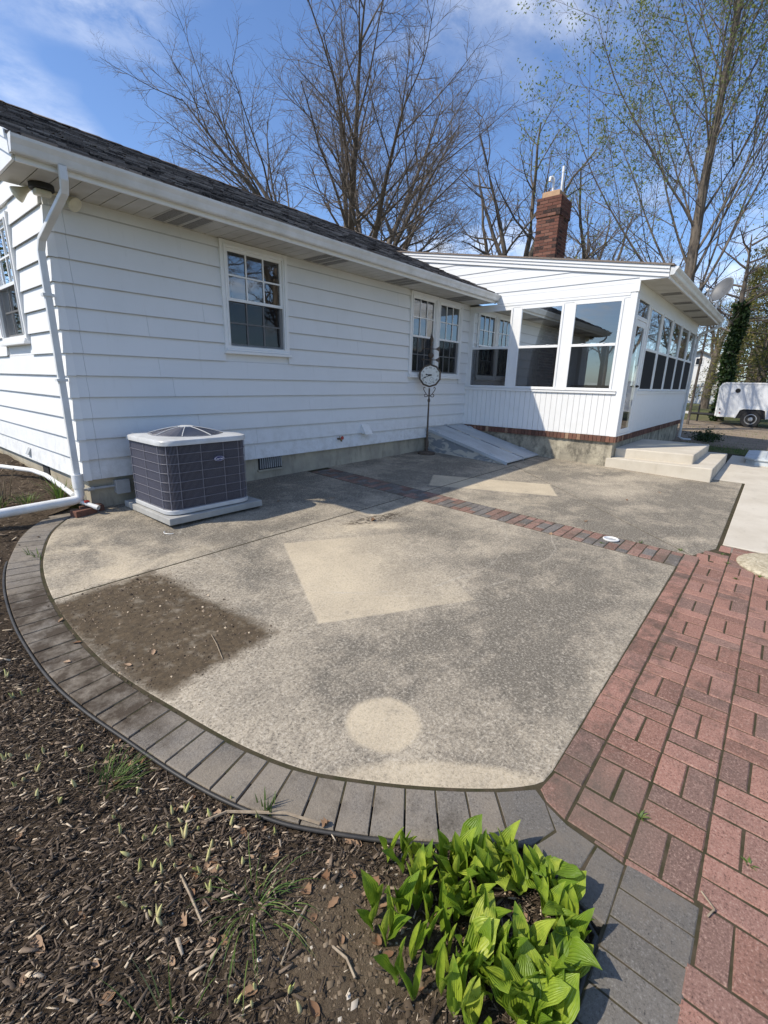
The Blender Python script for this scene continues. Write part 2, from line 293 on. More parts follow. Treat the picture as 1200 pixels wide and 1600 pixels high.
    bare, _ = t.disc(-0.92, -4.60, 0.24, 0.16, 0.12, 0.12, 5, R(-45)); col = t.mix(t.math('MULTIPLY', bare, 0.75), col, t.mix(t.rng(f, 0.35, 0.7), (0.15, 0.112, 0.073), (0.235, 0.180, 0.118)))
    t.bsdf(col, 0.97, t.bump(t.math('ADD', f, t.noise(180, 4, 0.8)), 0.9, 0.012), 0.1); MATS['soil'] = t.m
    t = NT('bark mulch')
    col = ramp(t, rnd_isl(t), [(0, (0.024, 0.018, 0.014)), (0.32, (0.058, 0.044, 0.033)), (0.62, (0.120, 0.092, 0.068)), (0.84, (0.200, 0.152, 0.110)), (0.945, (0.34, 0.262, 0.185)), (0.98, (0.62, 0.51, 0.37))])
    t.bsdf(col, 0.9, t.bump(t.noise(260, 4, 0.8), 0.5, 0.004), 0.15); MATS['mulch'] = t.m
    t = NT('soil clod'); col = ramp(t, rnd_isl(t), [(0, (0.06, 0.044, 0.03)), (0.6, (0.13, 0.097, 0.065)), (0.95, (0.22, 0.17, 0.115)), (1, (0.55, 0.5, 0.42))]); t.bsdf(col, 0.97, None, 0.1); MATS['clod'] = t.m
    # lawn / dirt
    t = NT('spring lawn')
    n = t.noise(0.5, 5, 0.65); f = t.noise(11, 5, 0.75); col = t.mix(t.rng(n, 0.40, 0.62), (0.060, 0.095, 0.022), (0.135, 0.125, 0.060)); col = t.mix(t.rng(f, 0.42, 0.72), col, (0.19, 0.155, 0.095))
    t.bsdf(col, 0.95, t.bump(f, 0.7, 0.03), 0.1); MATS['lawn'] = t.m
    t = NT('dirt driveway')
    n = t.noise(1, 6, 0.7, t.scale(t.pos(), (2.2, 0.5, 1))); col = t.mix(t.rng(n, 0.36, 0.64), (0.30, 0.235, 0.165), (0.155, 0.115, 0.078)); col = t.mix(t.rng(t.noise(30, 5, 0.75), 0.45, 0.72), col, (0.40, 0.335, 0.26))
    t.bsdf(col, 0.95, t.bump(t.noise(18, 6, 0.7), 0.6, 0.03), 0.1); MATS['dirt'] = t.m
    t = NT('grass blade')
    col = ramp(t, rnd_isl(t), [(0, (0.055, 0.10, 0.018)), (0.6, (0.11, 0.17, 0.03)), (1, (0.22, 0.22, 0.08))]); t.bsdf(col, 0.7, None, 0.3); MATS['blade'] = t.m
    # bricks
    t = NT('chimney brick'); r = rnd_obj(t)
    col = ramp(t, r, [(0, (0.040, 0.028, 0.026)), (0.20, (0.050, 0.033, 0.029)), (0.25, (0.125, 0.058, 0.043)), (0.55, (0.17, 0.074, 0.054)), (0.8, (0.22, 0.112, 0.08)), (1, (0.14, 0.062, 0.046))])
    col = t.mix(t.rng(t.noise(30, 5, 0.7), 0.5, 0.75), col, (0.16, 0.09, 0.07)); t.bsdf(col, 0.92, t.bump(t.noise(90, 4), 0.4, 0.004), 0.15); MATS['brick'] = t.m
    t = NT('rowlock brick'); r = rnd_obj(t)
    col = ramp(t, r, [(0, (0.10, 0.055, 0.042)), (0.5, (0.17, 0.085, 0.062)), (0.85, (0.23, 0.115, 0.08)), (1, (0.36, 0.24, 0.16))]); col = t.mix(t.rng(t.noise(40, 5, 0.7), 0.5, 0.75), col, (0.09, 0.06, 0.05)); t.bsdf(col, 0.92, t.bump(t.noise(110, 4), 0.4, 0.004), 0.15); MATS['rowlock'] = t.m
    MATS['mortar'] = simple('mortar', (0.36, 0.31, 0.25), (0.25, 0.215, 0.175), 20, 0.95, 0.4, 120, 0.1)
    MATS['clay'] = simple('clay flue', (0.50, 0.32, 0.19), (0.40, 0.25, 0.15), 10, 0.9, 0.3, 70)
    # AC
    MATS['ac_core'] = simple('condenser coil', (0.020, 0.019, 0.024), (0.030, 0.028, 0.034), 60, 0.6, 0.0, 60, 0.3)
    MATS['ac_wire'] = simple('coated wire', (0.17, 0.165, 0.20), None, 8, 0.45)
    MATS['ac_bar'] = simple('coated bar', (0.22, 0.215, 0.245), None, 8, 0.42)
    MATS['ac_top'] = simple('grey enamel', (0.56, 0.57, 0.57), (0.46, 0.46, 0.45), 7, 0.4, 0.04, 50)
    MATS['badge'] = simple('blue badge', (0.010, 0.018, 0.13), None, 8, 0.3)
    MATS['white_ink'] = simple('white ink', (0.8, 0.8, 0.8), None, 8, 0.5)
    MATS['grey_box'] = simple('grey pvc box', (0.40, 0.41, 0.41), (0.33, 0.335, 0.33), 9, 0.5, 0.05, 50)
    # clock
    MATS['rust'] = simple('rusty bronze', (0.085, 0.060, 0.045), (0.16, 0.125, 0.095), 28, 0.7, 0.35, 120, 0.4, 0.3)
    MATS['dial'] = simple('enamel dial', (0.78, 0.77, 0.72), (0.66, 0.64, 0.57), 18, 0.4)
    MATS['ink'] = simple('black ink', (0.018, 0.016, 0.014), None, 8, 0.6)
    # bulkhead
    t = NT('weathered steel door')
    n = t.noise(2.4, 6, 0.65, t.scale(t.pos(), (1, 0.5, 1))); col = t.mix(t.rng(n, 0.38, 0.64), (0.50, 0.53, 0.545), (0.38, 0.395, 0.395)); col = t.mix(t.math('MULTIPLY', t.rng(t.noise(26, 6, 0.75), 0.56, 0.72), 0.6), col, (0.17, 0.15, 0.125))
    t.bsdf(col, 0.6, t.bump(t.noise(60, 4), 0.15, 0.003), 0.4); MATS['steel'] = t.m
    t = NT('peeling steel side')
    n = t.noise(4.4, 6, 0.6, t.scale(t.pos(), (1, 0.7, 1.7)), 0.7); col = t.mix(t.rng(n, 0.49, 0.54), (0.50, 0.47, 0.405), (0.235, 0.25, 0.262)); t.bsdf(col, 0.75, t.bump(n, 0.3, 0.006), 0.25); MATS['peel'] = t.m
    t = NT('galvanised hatch')
    n = t.noise(5, 6, 0.7); col = t.mix(t.rng(n, 0.4, 0.65), (0.56, 0.60, 0.61), (0.42, 0.45, 0.455)); col = t.mix(t.math('MULTIPLY', t.rng(t.noise(40, 5, 0.8), 0.56, 0.7), 0.5), col, (0.16, 0.15, 0.13)); t.bsdf(col, 0.5, None, 0.5); MATS['hatch'] = t.m
    # metal, misc
    MATS['black'] = simple('black rubber', (0.016, 0.016, 0.017), (0.028, 0.027, 0.026), 20, 0.75, 0.1, 80)
    MATS['edging'] = simple('black plastic edging', (0.022, 0.021, 0.020), (0.05, 0.045, 0.038), 15, 0.55, 0.1, 80)
    MATS['alu'] = simple('alloy wheel', (0.62, 0.62, 0.61), None, 8, 0.35, 0, 60, 0.5, 0.6)
    MATS['trailer'] = simple('white trailer skin', (0.76, 0.78, 0.80), (0.66, 0.68, 0.70), 1.5, 0.35)
    MATS['dish'] = simple('grey dish', (0.115, 0.12, 0.125), (0.085, 0.09, 0.095), 6, 0.5)
    MATS['lampglass'] = simple('cream flood lamp', (0.66, 0.62, 0.47), (0.58, 0.53, 0.40), 20, 0.35)
    MATS['redvalve'] = simple('red valve', (0.40, 0.045, 0.035), None, 8, 0.5)
    MATS['brass'] = simple('old brass', (0.20, 0.14, 0.07), (0.13, 0.09, 0.05), 40, 0.5, 0, 60, 0.5, 0.6)
    MATS['farwall'] = simple('far white wall', (0.74, 0.74, 0.72), (0.66, 0.66, 0.64), 2, 0.7)
    MATS['farroof'] = simple('far grey roof', (0.10, 0.095, 0.09), (0.15, 0.14, 0.13), 4, 0.9)
    MATS['darkpane'] = simple('dark far pane', (0.02, 0.025, 0.03), None, 8, 0.15)
    # vegetation
    t = NT('tree bark'); n = t.noise(1, 6, 0.7, t.scale(t.pos(), (9, 9, 2.2)))
    col = t.mix(t.rng(n, 0.38, 0.64), (0.20, 0.168, 0.136), (0.095, 0.079, 0.064)); t.bsdf(col, 0.95, t.bump(n, 0.7, 0.03), 0.1); MATS['bark'] = t.m
    MATS['twig'] = simple('grey twig', (0.215, 0.175, 0.145), (0.14, 0.115, 0.095), 3, 0.9)
    def leafmat(key, stops, trans=0.35, rough=0.5):
        t = NT(key); col = ramp(t, rnd_isl(t), stops)
        b = t.n('ShaderNodeBsdfPrincipled', {'Base Color': col, 'Roughness': rough, 'Specular IOR Level': 0.3}); tl = t.n('ShaderNodeBsdfTranslucent', {'Color': col})
        mx = t.n('ShaderNodeMixShader', {0: trans, 1: b, 2: tl}); t.t.links.new(mx.outputs[0], t.out.inputs[0]); MATS[key] = t.m
    leafmat('young_leaf', [(0, (0.13, 0.18, 0.05)), (0.5, (0.20, 0.25, 0.07)), (1, (0.29, 0.32, 0.11))], 0.5)
    leafmat('needle', [(0, (0.055, 0.075, 0.020)), (0.5, (0.135, 0.140, 0.036)), (0.8, (0.23, 0.205, 0.055)), (1, (0.30, 0.24, 0.075))], 0.25)
    leafmat('ivy', [(0, (0.012, 0.028, 0.008)), (0.6, (0.030, 0.060, 0.014)), (1, (0.07, 0.10, 0.03))], 0.2)
    leafmat('tuft', [(0, (0.055, 0.105, 0.022)), (0.6, (0.11, 0.19, 0.035)), (0.9, (0.20, 0.25, 0.07)), (1, (0.34, 0.29, 0.15))], 0.3)
    # hosta leaf: bright yellow green with ribs along the blade
    t = NT('hosta leaf'); uv = t.n('ShaderNodeTexCoord').outputs['UV']; sp = t.n('ShaderNodeSeparateXYZ', {0: uv})
    rib = t.math('SINE', t.math('MULTIPLY', sp.outputs[0], 62.0)); r = rnd_obj(t)
    col = ramp(t, r, [(0, (0.16, 0.27, 0.022)), (0.35, (0.28, 0.40, 0.032)), (0.7, (0.41, 0.52, 0.050)), (1, (0.54, 0.60, 0.09))])
    col = t.mix(t.rng(t.noise(22, 4, 0.6), 0.42, 0.7), col, (0.15, 0.26, 0.022)); col = t.mix(t.rng(sp.outputs[1], 0.22, 0.0), col, (0.33, 0.36, 0.14)); col = t.mix(t.math('MULTIPLY', t.rng(rib, 0.2, 1.0), 0.22), col, (0.33, 0.42, 0.09))
    nm = t.bump(rib, 0.45, 0.0016)
    b = t.n('ShaderNodeBsdfPrincipled', {'Base Color': col, 'Roughness': 0.42, 'Specular IOR Level': 0.4, 'Normal': nm}); tl = t.n('ShaderNodeBsdfTranslucent', {'Color': col, 'Normal': nm})
    mx = t.n('ShaderNodeMixShader', {0: 0.40, 1: b, 2: tl}); t.t.links.new(mx.outputs[0], t.out.inputs[0]); MATS['hosta'] = t.m
    t = NT('sprout'); zz = t.n('ShaderNodeSeparateXYZ', {0: t.n('ShaderNodeTexCoord').outputs['Object']}).outputs[2]
    col = t.mix(t.rng(zz, 0.0, 0.05), (0.52, 0.45, 0.25), t.mix(rnd_obj(t), (0.30, 0.36, 0.045), (0.56, 0.50, 0.20))); t.bsdf(col, 0.55, None, 0.3); MATS['sprout'] = t.m
    t = NT('dead leaf'); col = ramp(t, rnd_obj(t), [(0, (0.16, 0.085, 0.045)), (0.5, (0.25, 0.155, 0.09)), (1, (0.36, 0.25, 0.165))]); t.bsdf(col, 0.8, None, 0.2); MATS['dead'] = t.m
    MATS['stick'] = simple('dry stick', (0.36, 0.29, 0.20), (0.24, 0.18, 0.12), 40, 0.85)
    MATS['cane'] = simple('brown cane', (0.12, 0.085, 0.05), (0.20, 0.15, 0.09), 20, 0.85)
make_materials()

# ------------------------------------------------------------------ helpers: geometry
ORG = {}
def G(x, y):
    x = min(max(x, -6), 11); y = min(max(y, -8), 3)
    return -0.3133 + 0.0085*x + 0.0344*y
def tag(o, label=None, cat=None, group=None, kind=None):
    if label: o['label'] = label
    if cat: o['category'] = cat
    if group: o['group'] = group
    if kind: o['kind'] = kind
    return o
def empty(name, loc=(0, 0, 0), label=None, cat=None, group=None):
    o = bpy.data.objects.new(name, None); o.empty_display_size = 0.1; COL.objects.link(o); o.location = loc; ORG[o.name] = Vector(loc)
    return tag(o, label, cat, group)
class MB:
    def __init__(s): s.v = []; s.f = []; s.uv = None
    def quad(s, *p): 
        i = len(s.v); s.v += [tuple(q) for q in p]; s.f.append(tuple(range(i, i+len(p)))); return s
    def box(s, x0, x1, y0, y1, z0, z1):
        i = len(s.v)
        s.v += [(x0,y0,z0),(x1,y0,z0),(x1,y1,z0),(x0,y1,z0),(x0,y0,z1),(x1,y0,z1),(x1,y1,z1),(x0,y1,z1)]
        s.f += [tuple(i+k for k in q) for q in ((0,3,2,1),(4,5,6,7),(0,1,5,4),(1,2,6,5),(2,3,7,6),(3,0,4,7))]; return s
    def mbox(s, m, a0, a1, n0, n1, z0, z1):
        i = len(s.v); s.v += [tuple(m(a, n, z)) for (a, n, z) in ((a0,n0,z0),(a1,n0,z0),(a1,n1,z0),(a0,n1,z0),(a0,n0,z1),(a1,n0,z1),(a1,n1,z1),(a0,n1,z1))]
        s.f += [tuple(i+k for k in q) for q in ((0,3,2,1),(4,5,6,7),(0,1,5,4),(1,2,6,5),(2,3,7,6),(3,0,4,7))]; return s
    def prism(s, poly, f0, f1):
        """poly: list of 2D pts; f0/f1 map a 2D pt to the two end faces"""
        i = len(s.v); n = len(poly); s.v += [tuple(f0(*p)) for p in poly] + [tuple(f1(*p)) for p in poly]
        s.f += [tuple(range(i, i+n))[::-1], tuple(range(i+n, i+2*n))] + [(i+k, i+(k+1) % n, i+n+(k+1) % n, i+n+k) for k in range(n)]; return s
    def tube(s, pts, rad, n=8, cap=True):
        pts = [Vector(p) for p in pts]; rad = rad if hasattr(rad, '__len__') else [rad]*len(pts)
        i = len(s.v); up = None
        for k, p in enumerate(pts):
            d = (pts[min(k+1, len(pts)-1)]-pts[max(k-1, 0)]).normalized()
            if up is None: up = d.orthogonal().normalized()
            up = (up - d*up.dot(d)); up = up.normalized() if up.length > 1e-6 else d.orthogonal().normalized()
            w = d.cross(up)
            for j in range(n):
                a = 2*math.pi*j/n; q = p + (up*math.cos(a)+w*math.sin(a))*rad[k]; s.v.append(tuple(q))
        for k in range(len(pts)-1):
            for j in range(n): s.f.append((i+k*n+j, i+k*n+(j+1) % n, i+(k+1)*n+(j+1) % n, i+(k+1)*n+j))
        if cap: s.f.append(tuple(range(i, i+n))[::-1]); s.f.append(tuple(range(i+(len(pts)-1)*n, i+len(pts)*n)))
        return s
    def lathe(s, prof, c=(0, 0, 0), n=24, fr=None):
        """prof: (radius, height) list; fr: frame (x,y,z vectors)"""
        X, Y, Z = fr or (Vector((1,0,0)), Vector((0,1,0)), Vector((0,0,1))); c = Vector(c); i = len(s.v)
        for (r, h) in prof:
            for j in range(n):
                a = 2*math.pi*j/n; s.v.append(tuple(c + X*(r*math.cos(a)) + Y*(r*math.sin(a)) + Z*h))
        for k in range(len(prof)-1):
            for j in range(n): s.f.append((i+k*n+j, i+k*n+(j+1) % n, i+(k+1)*n+(j+1) % n, i+(k+1)*n+j))
        s.f.append(tuple(range(i, i+n))[::-1]); s.f.append(tuple(range(i+(len(prof)-1)*n, i+len(prof)*n))); return s
    def mesh(s, name, org=Vector((0,0,0)), recalc=True):
        me = bpy.data.meshes.new(name); me.from_pydata([(a-org.x, b-org.y, c-org.z) for a, b, c in s.v], [], s.f)
        if recalc:
            bm = bmesh.new(); bm.from_mesh(me); bmesh.ops.recalc_face_normals(bm, faces=bm.faces); bm.to_mesh(me); bm.free()
        return me
    def build(s, name, mat, parent=None, smooth=False, bevel=0.0, loc=None, recalc=True, **kw):
        po = ORG.get(parent.name, Vector((0,0,0))) if parent else Vector((0,0,0))
        org = Vector(loc) if loc is not None else po
        me = s.mesh(name, org, recalc); me.materials.append(MATS[mat])
        o = bpy.data.objects.new(name, me); COL.objects.link(o); o.location = org-po
        if parent: o.parent = parent
        ORG[o.name] = org
        if smooth: shade(o, smooth)
        if bevel:
            b = o.modifiers.new('bevel', 'BEVEL'); b.width = bevel; b.segments = 2; b.limit_method = 'ANGLE'
        return tag(o, **kw)
def shade(o, ang=True):
    me = o.data; me.polygons.foreach_set('use_smooth', [True]*len(me.polygons))
    if ang is not True:
        bm = bmesh.new(); bm.from_mesh(me)
        for e in bm.edges:
            if len(e.link_faces) == 2 and e.calc_face_angle(0) > ang: e.smooth = False
        bm.to_mesh(me); bm.free()
def inst(name, me, parent, loc, rot=(0, 0, 0), scl=(1, 1, 1), **kw):
    o = bpy.data.objects.new(name, me); COL.objects.link(o)
    po = ORG.get(parent.name, Vector((0,0,0))) if parent else Vector((0,0,0))
    o.location = Vector(loc)-po; o.rotation_euler = rot; o.scale = scl
    if parent: o.parent = parent
    ORG[o.name] = Vector(loc)
    return tag(o, **kw)
def np_mesh(name, V, F, mat, parent=None, kind=None, loc=(0, 0, 0)):
    V = np.asarray(V, np.float32); F = np.asarray(F, np.int32); k = F.shape[1]
    me = bpy.data.meshes.new(name); me.vertices.add(len(V)); me.vertices.foreach_set('co', (V-np.array(loc, np.float32)).ravel())
    me.loops.add(F.size); me.loops.foreach_set('vertex_index', F.ravel()); me.polygons.add(len(F))
    me.polygons.foreach_set('loop_start', np.arange(0, F.size, k, dtype=np.int32)); me.polygons.foreach_set('loop_total', np.full(len(F), k, np.int32))
    me.update(calc_edges=True); me.materials.append(MATS[mat])
    o = bpy.data.objects.new(name, me); COL.objects.link(o); po = ORG.get(parent.name, Vector((0,0,0))) if parent else Vector((0,0,0))
    o.location = Vector(loc)-po; ORG[o.name] = Vector(loc)
    if parent: o.parent = parent
    if kind: o['kind'] = kind
    return o
def text_mesh(s, size, name, extrude=0.0):
    c = bpy.data.curves.new(name, 'FONT'); c.body = s; c.size = size; c.align_x = 'CENTER'; c.align_y = 'CENTER'; c.extrude = extrude; c.resolution_u = 3
    o = bpy.data.objects.new(name, c); COL.objects.link(o); me = bpy.data.meshes.new_from_object(o); bpy.data.objects.remove(o, do_unlink=True); return me
def rrect(x0, x1, y0, y1, r, n=6):
    P = []
    for (cx, cy, a0) in ((x1-r, y1-r, 0), (x0+r, y1-r, 90), (x0+r, y0+r, 180), (x1-r, y0+r, 270)):
        for k in range(n+1): a = R(a0+90*k/n); P.append((cx+r*math.cos(a), cy+r*math.sin(a)))
    return P
def smoothpath(P, per=8):
    out = []; n = len(P)
    for i in range(n-1):
        p0, p1, p2, p3 = [Vector(P[min(max(k, 0), n-1)]) for k in (i-1, i, i+1, i+2)]
        for k in range(per):
            t = k/per; out.append(0.5*((2*p1)+(p2-p0)*t+(2*p0-5*p1+4*p2-p3)*t*t+(3*p1-p0-3*p2+p3)*t*t*t))
    out.append(Vector(P[-1])); return out
def resample(P, step):
    out = [P[0].copy()]; acc = 0.0
    for a, b in zip(P, P[1:]):
        L = (b-a).length
        while acc+L >= step:
            t = (step-acc)/L; a = a.lerp(b, t); L = (b-a).length; out.append(a.copy()); acc = 0.0
        acc += L
    return out
def inside(px, py, poly):
    c = False; j = len(poly)-1
    for i in range(len(poly)):
        xi, yi = poly[i][0], poly[i][1]; xj, yj = poly[j][0], poly[j][1]
        if (yi > py) != (yj > py) and px < (xj-xi)*(py-yi)/(yj-yi+1e-12)+xi: c = not c
        j = i
    return c
def clip_half(poly, f):
    """keep the part of a 2D polygon where f(p) >= 0"""
    out = []
    for i in range(len(poly)):
        a, b = poly[i], poly[(i+1) % len(poly)]; fa, fb = f(a), f(b)
        if fa >= 0: out.append(a)
        if (fa >= 0) != (fb >= 0): t = fa/(fa-fb); out.append((a[0]+(b[0]-a[0])*t, a[1]+(b[1]-a[1])*t))
    return out
# ------------------------------------------------------------------ ground, slabs, pavers
L_, D_ = 7.2736, 3.0841
E_ = 0.2032                                                   # exposure of one siding course
RING_IN = [(-.02, .02), (-.16, -.06), (-.30, -.20), (-.5, -.52), (-.69, -1.02), (-.79, -1.41), (-.855, -1.83), (-.89, -2.24), (-.895, -2.7), (-.865, -3.03), (-.81, -3.35), (-.755, -3.65), (-.70, -3.87), (-.635, -4.05), (-.57, -4.17), (-.43, -4.38), (-.28, -4.57), (-.16, -4.70), (-.07, -4.775)]
RIN = smoothpath([(x, y, 0) for x, y in RING_IN], 8)
def offset(P, d):
    out = []
    for i, p in enumerate(P):
        t = (P[min(i+1, len(P)-1)]-P[max(i-1, 0)]).normalized(); out.append(Vector((p.x + t.y*d, p.y - t.x*d, 0)))
    return out
RINR = [p for p in RIN if p.y > -4.705]; ROUT = offset(RINR, 0.205)

def build_ground():
    xs = [-400, -120, -40, -15, -8, -6] + list(range(-5, 12)) + [14, 18, 24, 32, 45, 70, 120, 400]
    ys = [-400, -120, -40, -20, -10, -8] + list(range(-7, 4)) + [5, 8, 12, 18, 28, 45, 80, 150, 400]
    V = [(x, y, G(x, y)-0.05) for y in ys for x in xs]; n = len(xs)
    F = [(j*n+i, j*n+i+1, (j+1)*n+i+1, (j+1)*n+i) for j in range(len(ys)-1) for i in range(n-1)]
    tag(np_mesh('lawn', V, F, 'lawn'), kind='structure')
    # dirt drive crossing behind the lawn
    b = MB(); P = [(17.2, -12), (18.2, 6), (26.5, 8), (25.5, -13)]
    for k in range(24):
        y0, y1 = -14+k*1.0, -13+k*1.0
        a0, a1 = 13.2+0.25*math.sin(k*0.9)+0.05*y0, 13.2+0.25*math.sin((k+1)*0.9)+0.05*y1; c0, c1 = 23.5+0.4*math.sin(k*1.3), 23.5+0.4*math.sin((k+1)*1.3)
        b.quad((a0, y0, G(11, y0)-0.043), (c0, y0, G(11, y0)-0.043), (c1, y1, G(11, y1)-0.043), (a1, y1, G(11, y1)-0.043))
    b.build('driveway', 'dirt', kind='structure', recalc=False)
    # base of joint soil under the slabs and pavers
    b = MB(); b.quad(*[(x, y, G(x, y)-0.0022) for x, y in ((-1.05, -7.2), (11.5, -7.2), (11.5, -3.0), (7.25, -3.0), (7.25, .06), (-.03, .06), (-.5, -.4), (-.95, -1.2), (-1.02, -2.5), (-.95, -3.5), (-.75, -4.1), (-.35, -4.65), (-.3, -5.12), (-1.05, -5.12))])
    b.build('patio_base', 'joint', kind='structure', recalc=False)
build_ground()

def slab(name, poly, mat, thick=0.10, lift=0.0, bevel=0.006, **kw):
    b = MB(); b.prism(poly, lambda x, y: (x, y, G(x, y)-thick+lift), lambda x, y: (x, y, G(x, y)+lift))
    return b.build(name, mat, bevel=bevel, kind='structure', **kw)
def build_slabs():
    e = 0.012
    inn = [(p.x+0.012, p.y) for p in RIN]
    up = [p for p in inn if p[1] > -1.845 and p[1] < 0.01]; lo = [p for p in inn if p[1] < -1.862]
    slab('patio_slab', [(2.905, 0.05), (0.0, 0.05)] + up + [(-0.845, -1.845), (2.905, -1.845)], 'concrete')
    slab('patio_slab', [(2.905, -1.858), (-0.842, -1.858)] + lo + [(-0.02, -4.795), (0.05, -4.803), (2.905, -4.79)], 'concrete')
    slab('patio_slab', [(3.325, .05), (3.325, -1.845), (5.98, -1.845), (5.98, .05)], 'concrete')
    slab('patio_slab', [(3.325, -1.858), (3.325, -4.845), (5.955, -1.858)], 'concrete')
    slab('patio_slab', [(5.990, .05), (5.990, -1.80), (5.968, -1.856), (3.330, -4.853), (3.72, -5.0), (7.69, -4.965), (7.62, -4.56), (7.3, -2.9), (7.3, .05)], 'concrete')
    slab('garden_walk', [(3.90, -5.035), (7.73, -5.0), (7.66, -4.575), (11.2, -4.575), (11.2, -7.0), (3.98, -7.0)], 'newconc', lift=0.006)
build_slabs()

TILT = (math.atan(0.0344), -math.atan(0.0085))
TM = Matrix.Rotation(TILT[0], 3, 'X') @ Matrix.Rotation(TILT[1], 3, 'Y')
def prot(rz, j=.35): return (Matrix.Rotation(R(random.uniform(-j, j)), 3, 'X') @ Matrix.Rotation(R(random.uniform(-j, j)), 3, 'Y') @ TM @ Matrix.Rotation(rz, 3, 'Z')).to_euler()
def paver_mesh(l, w, mat, h=0.055, c=0.004):
    b = MB(); a, d = l/2, w/2
    b.v = [(-a,-d,-h),(a,-d,-h),(a,d,-h),(-a,d,-h),(-a,-d,-c),(a,-d,-c),(a,d,-c),(-a,d,-c),(-a+c,-d+c,0),(a-c,-d+c,0),(a-c,d-c,0),(-a+c,d-c,0)]
    b.f = [(8,9,10,11)] + [(0,1,5,4),(1,2,6,5),(2,3,7,6),(3,0,4,7)] + [(4,5,9,8),(5,6,10,9),(6,7,11,10),(7,4,8,11)]
    me = b.mesh('paver', recalc=False); me.materials.append(MATS[mat]); return me
def poly_paver(name, poly, mat, parent, h=0.055, c=0.004, dz=0.0):
    cx = sum(p[0] for p in poly)/len(poly); cy = sum(p[1] for p in poly)/len(poly); n = len(poly)
    def ins(p): 
        d = math.hypot(p[0]-cx, p[1]-cy); k = max(0.0, 1-c*1.4/d); return (cx+(p[0]-cx)*k, cy+(p[1]-cy)*k)
    b = MB(); b.v = [(x, y, G(x, y)-h+dz) for x, y in poly]+[(x, y, G(x, y)-c+dz) for x, y in poly]+[(*ins(p), G(*ins(p))+dz) for p in poly]
    b.f = [tuple(range(2*n, 3*n))] + [(k, (k+1) % n, n+(k+1) % n, n+k) for k in range(n)] + [(n+k, n+(k+1) % n, 2*n+(k+1) % n, 2*n+k) for k in range(n)]
    return b.build(name, mat, parent, loc=(cx, cy, G(cx, cy)))

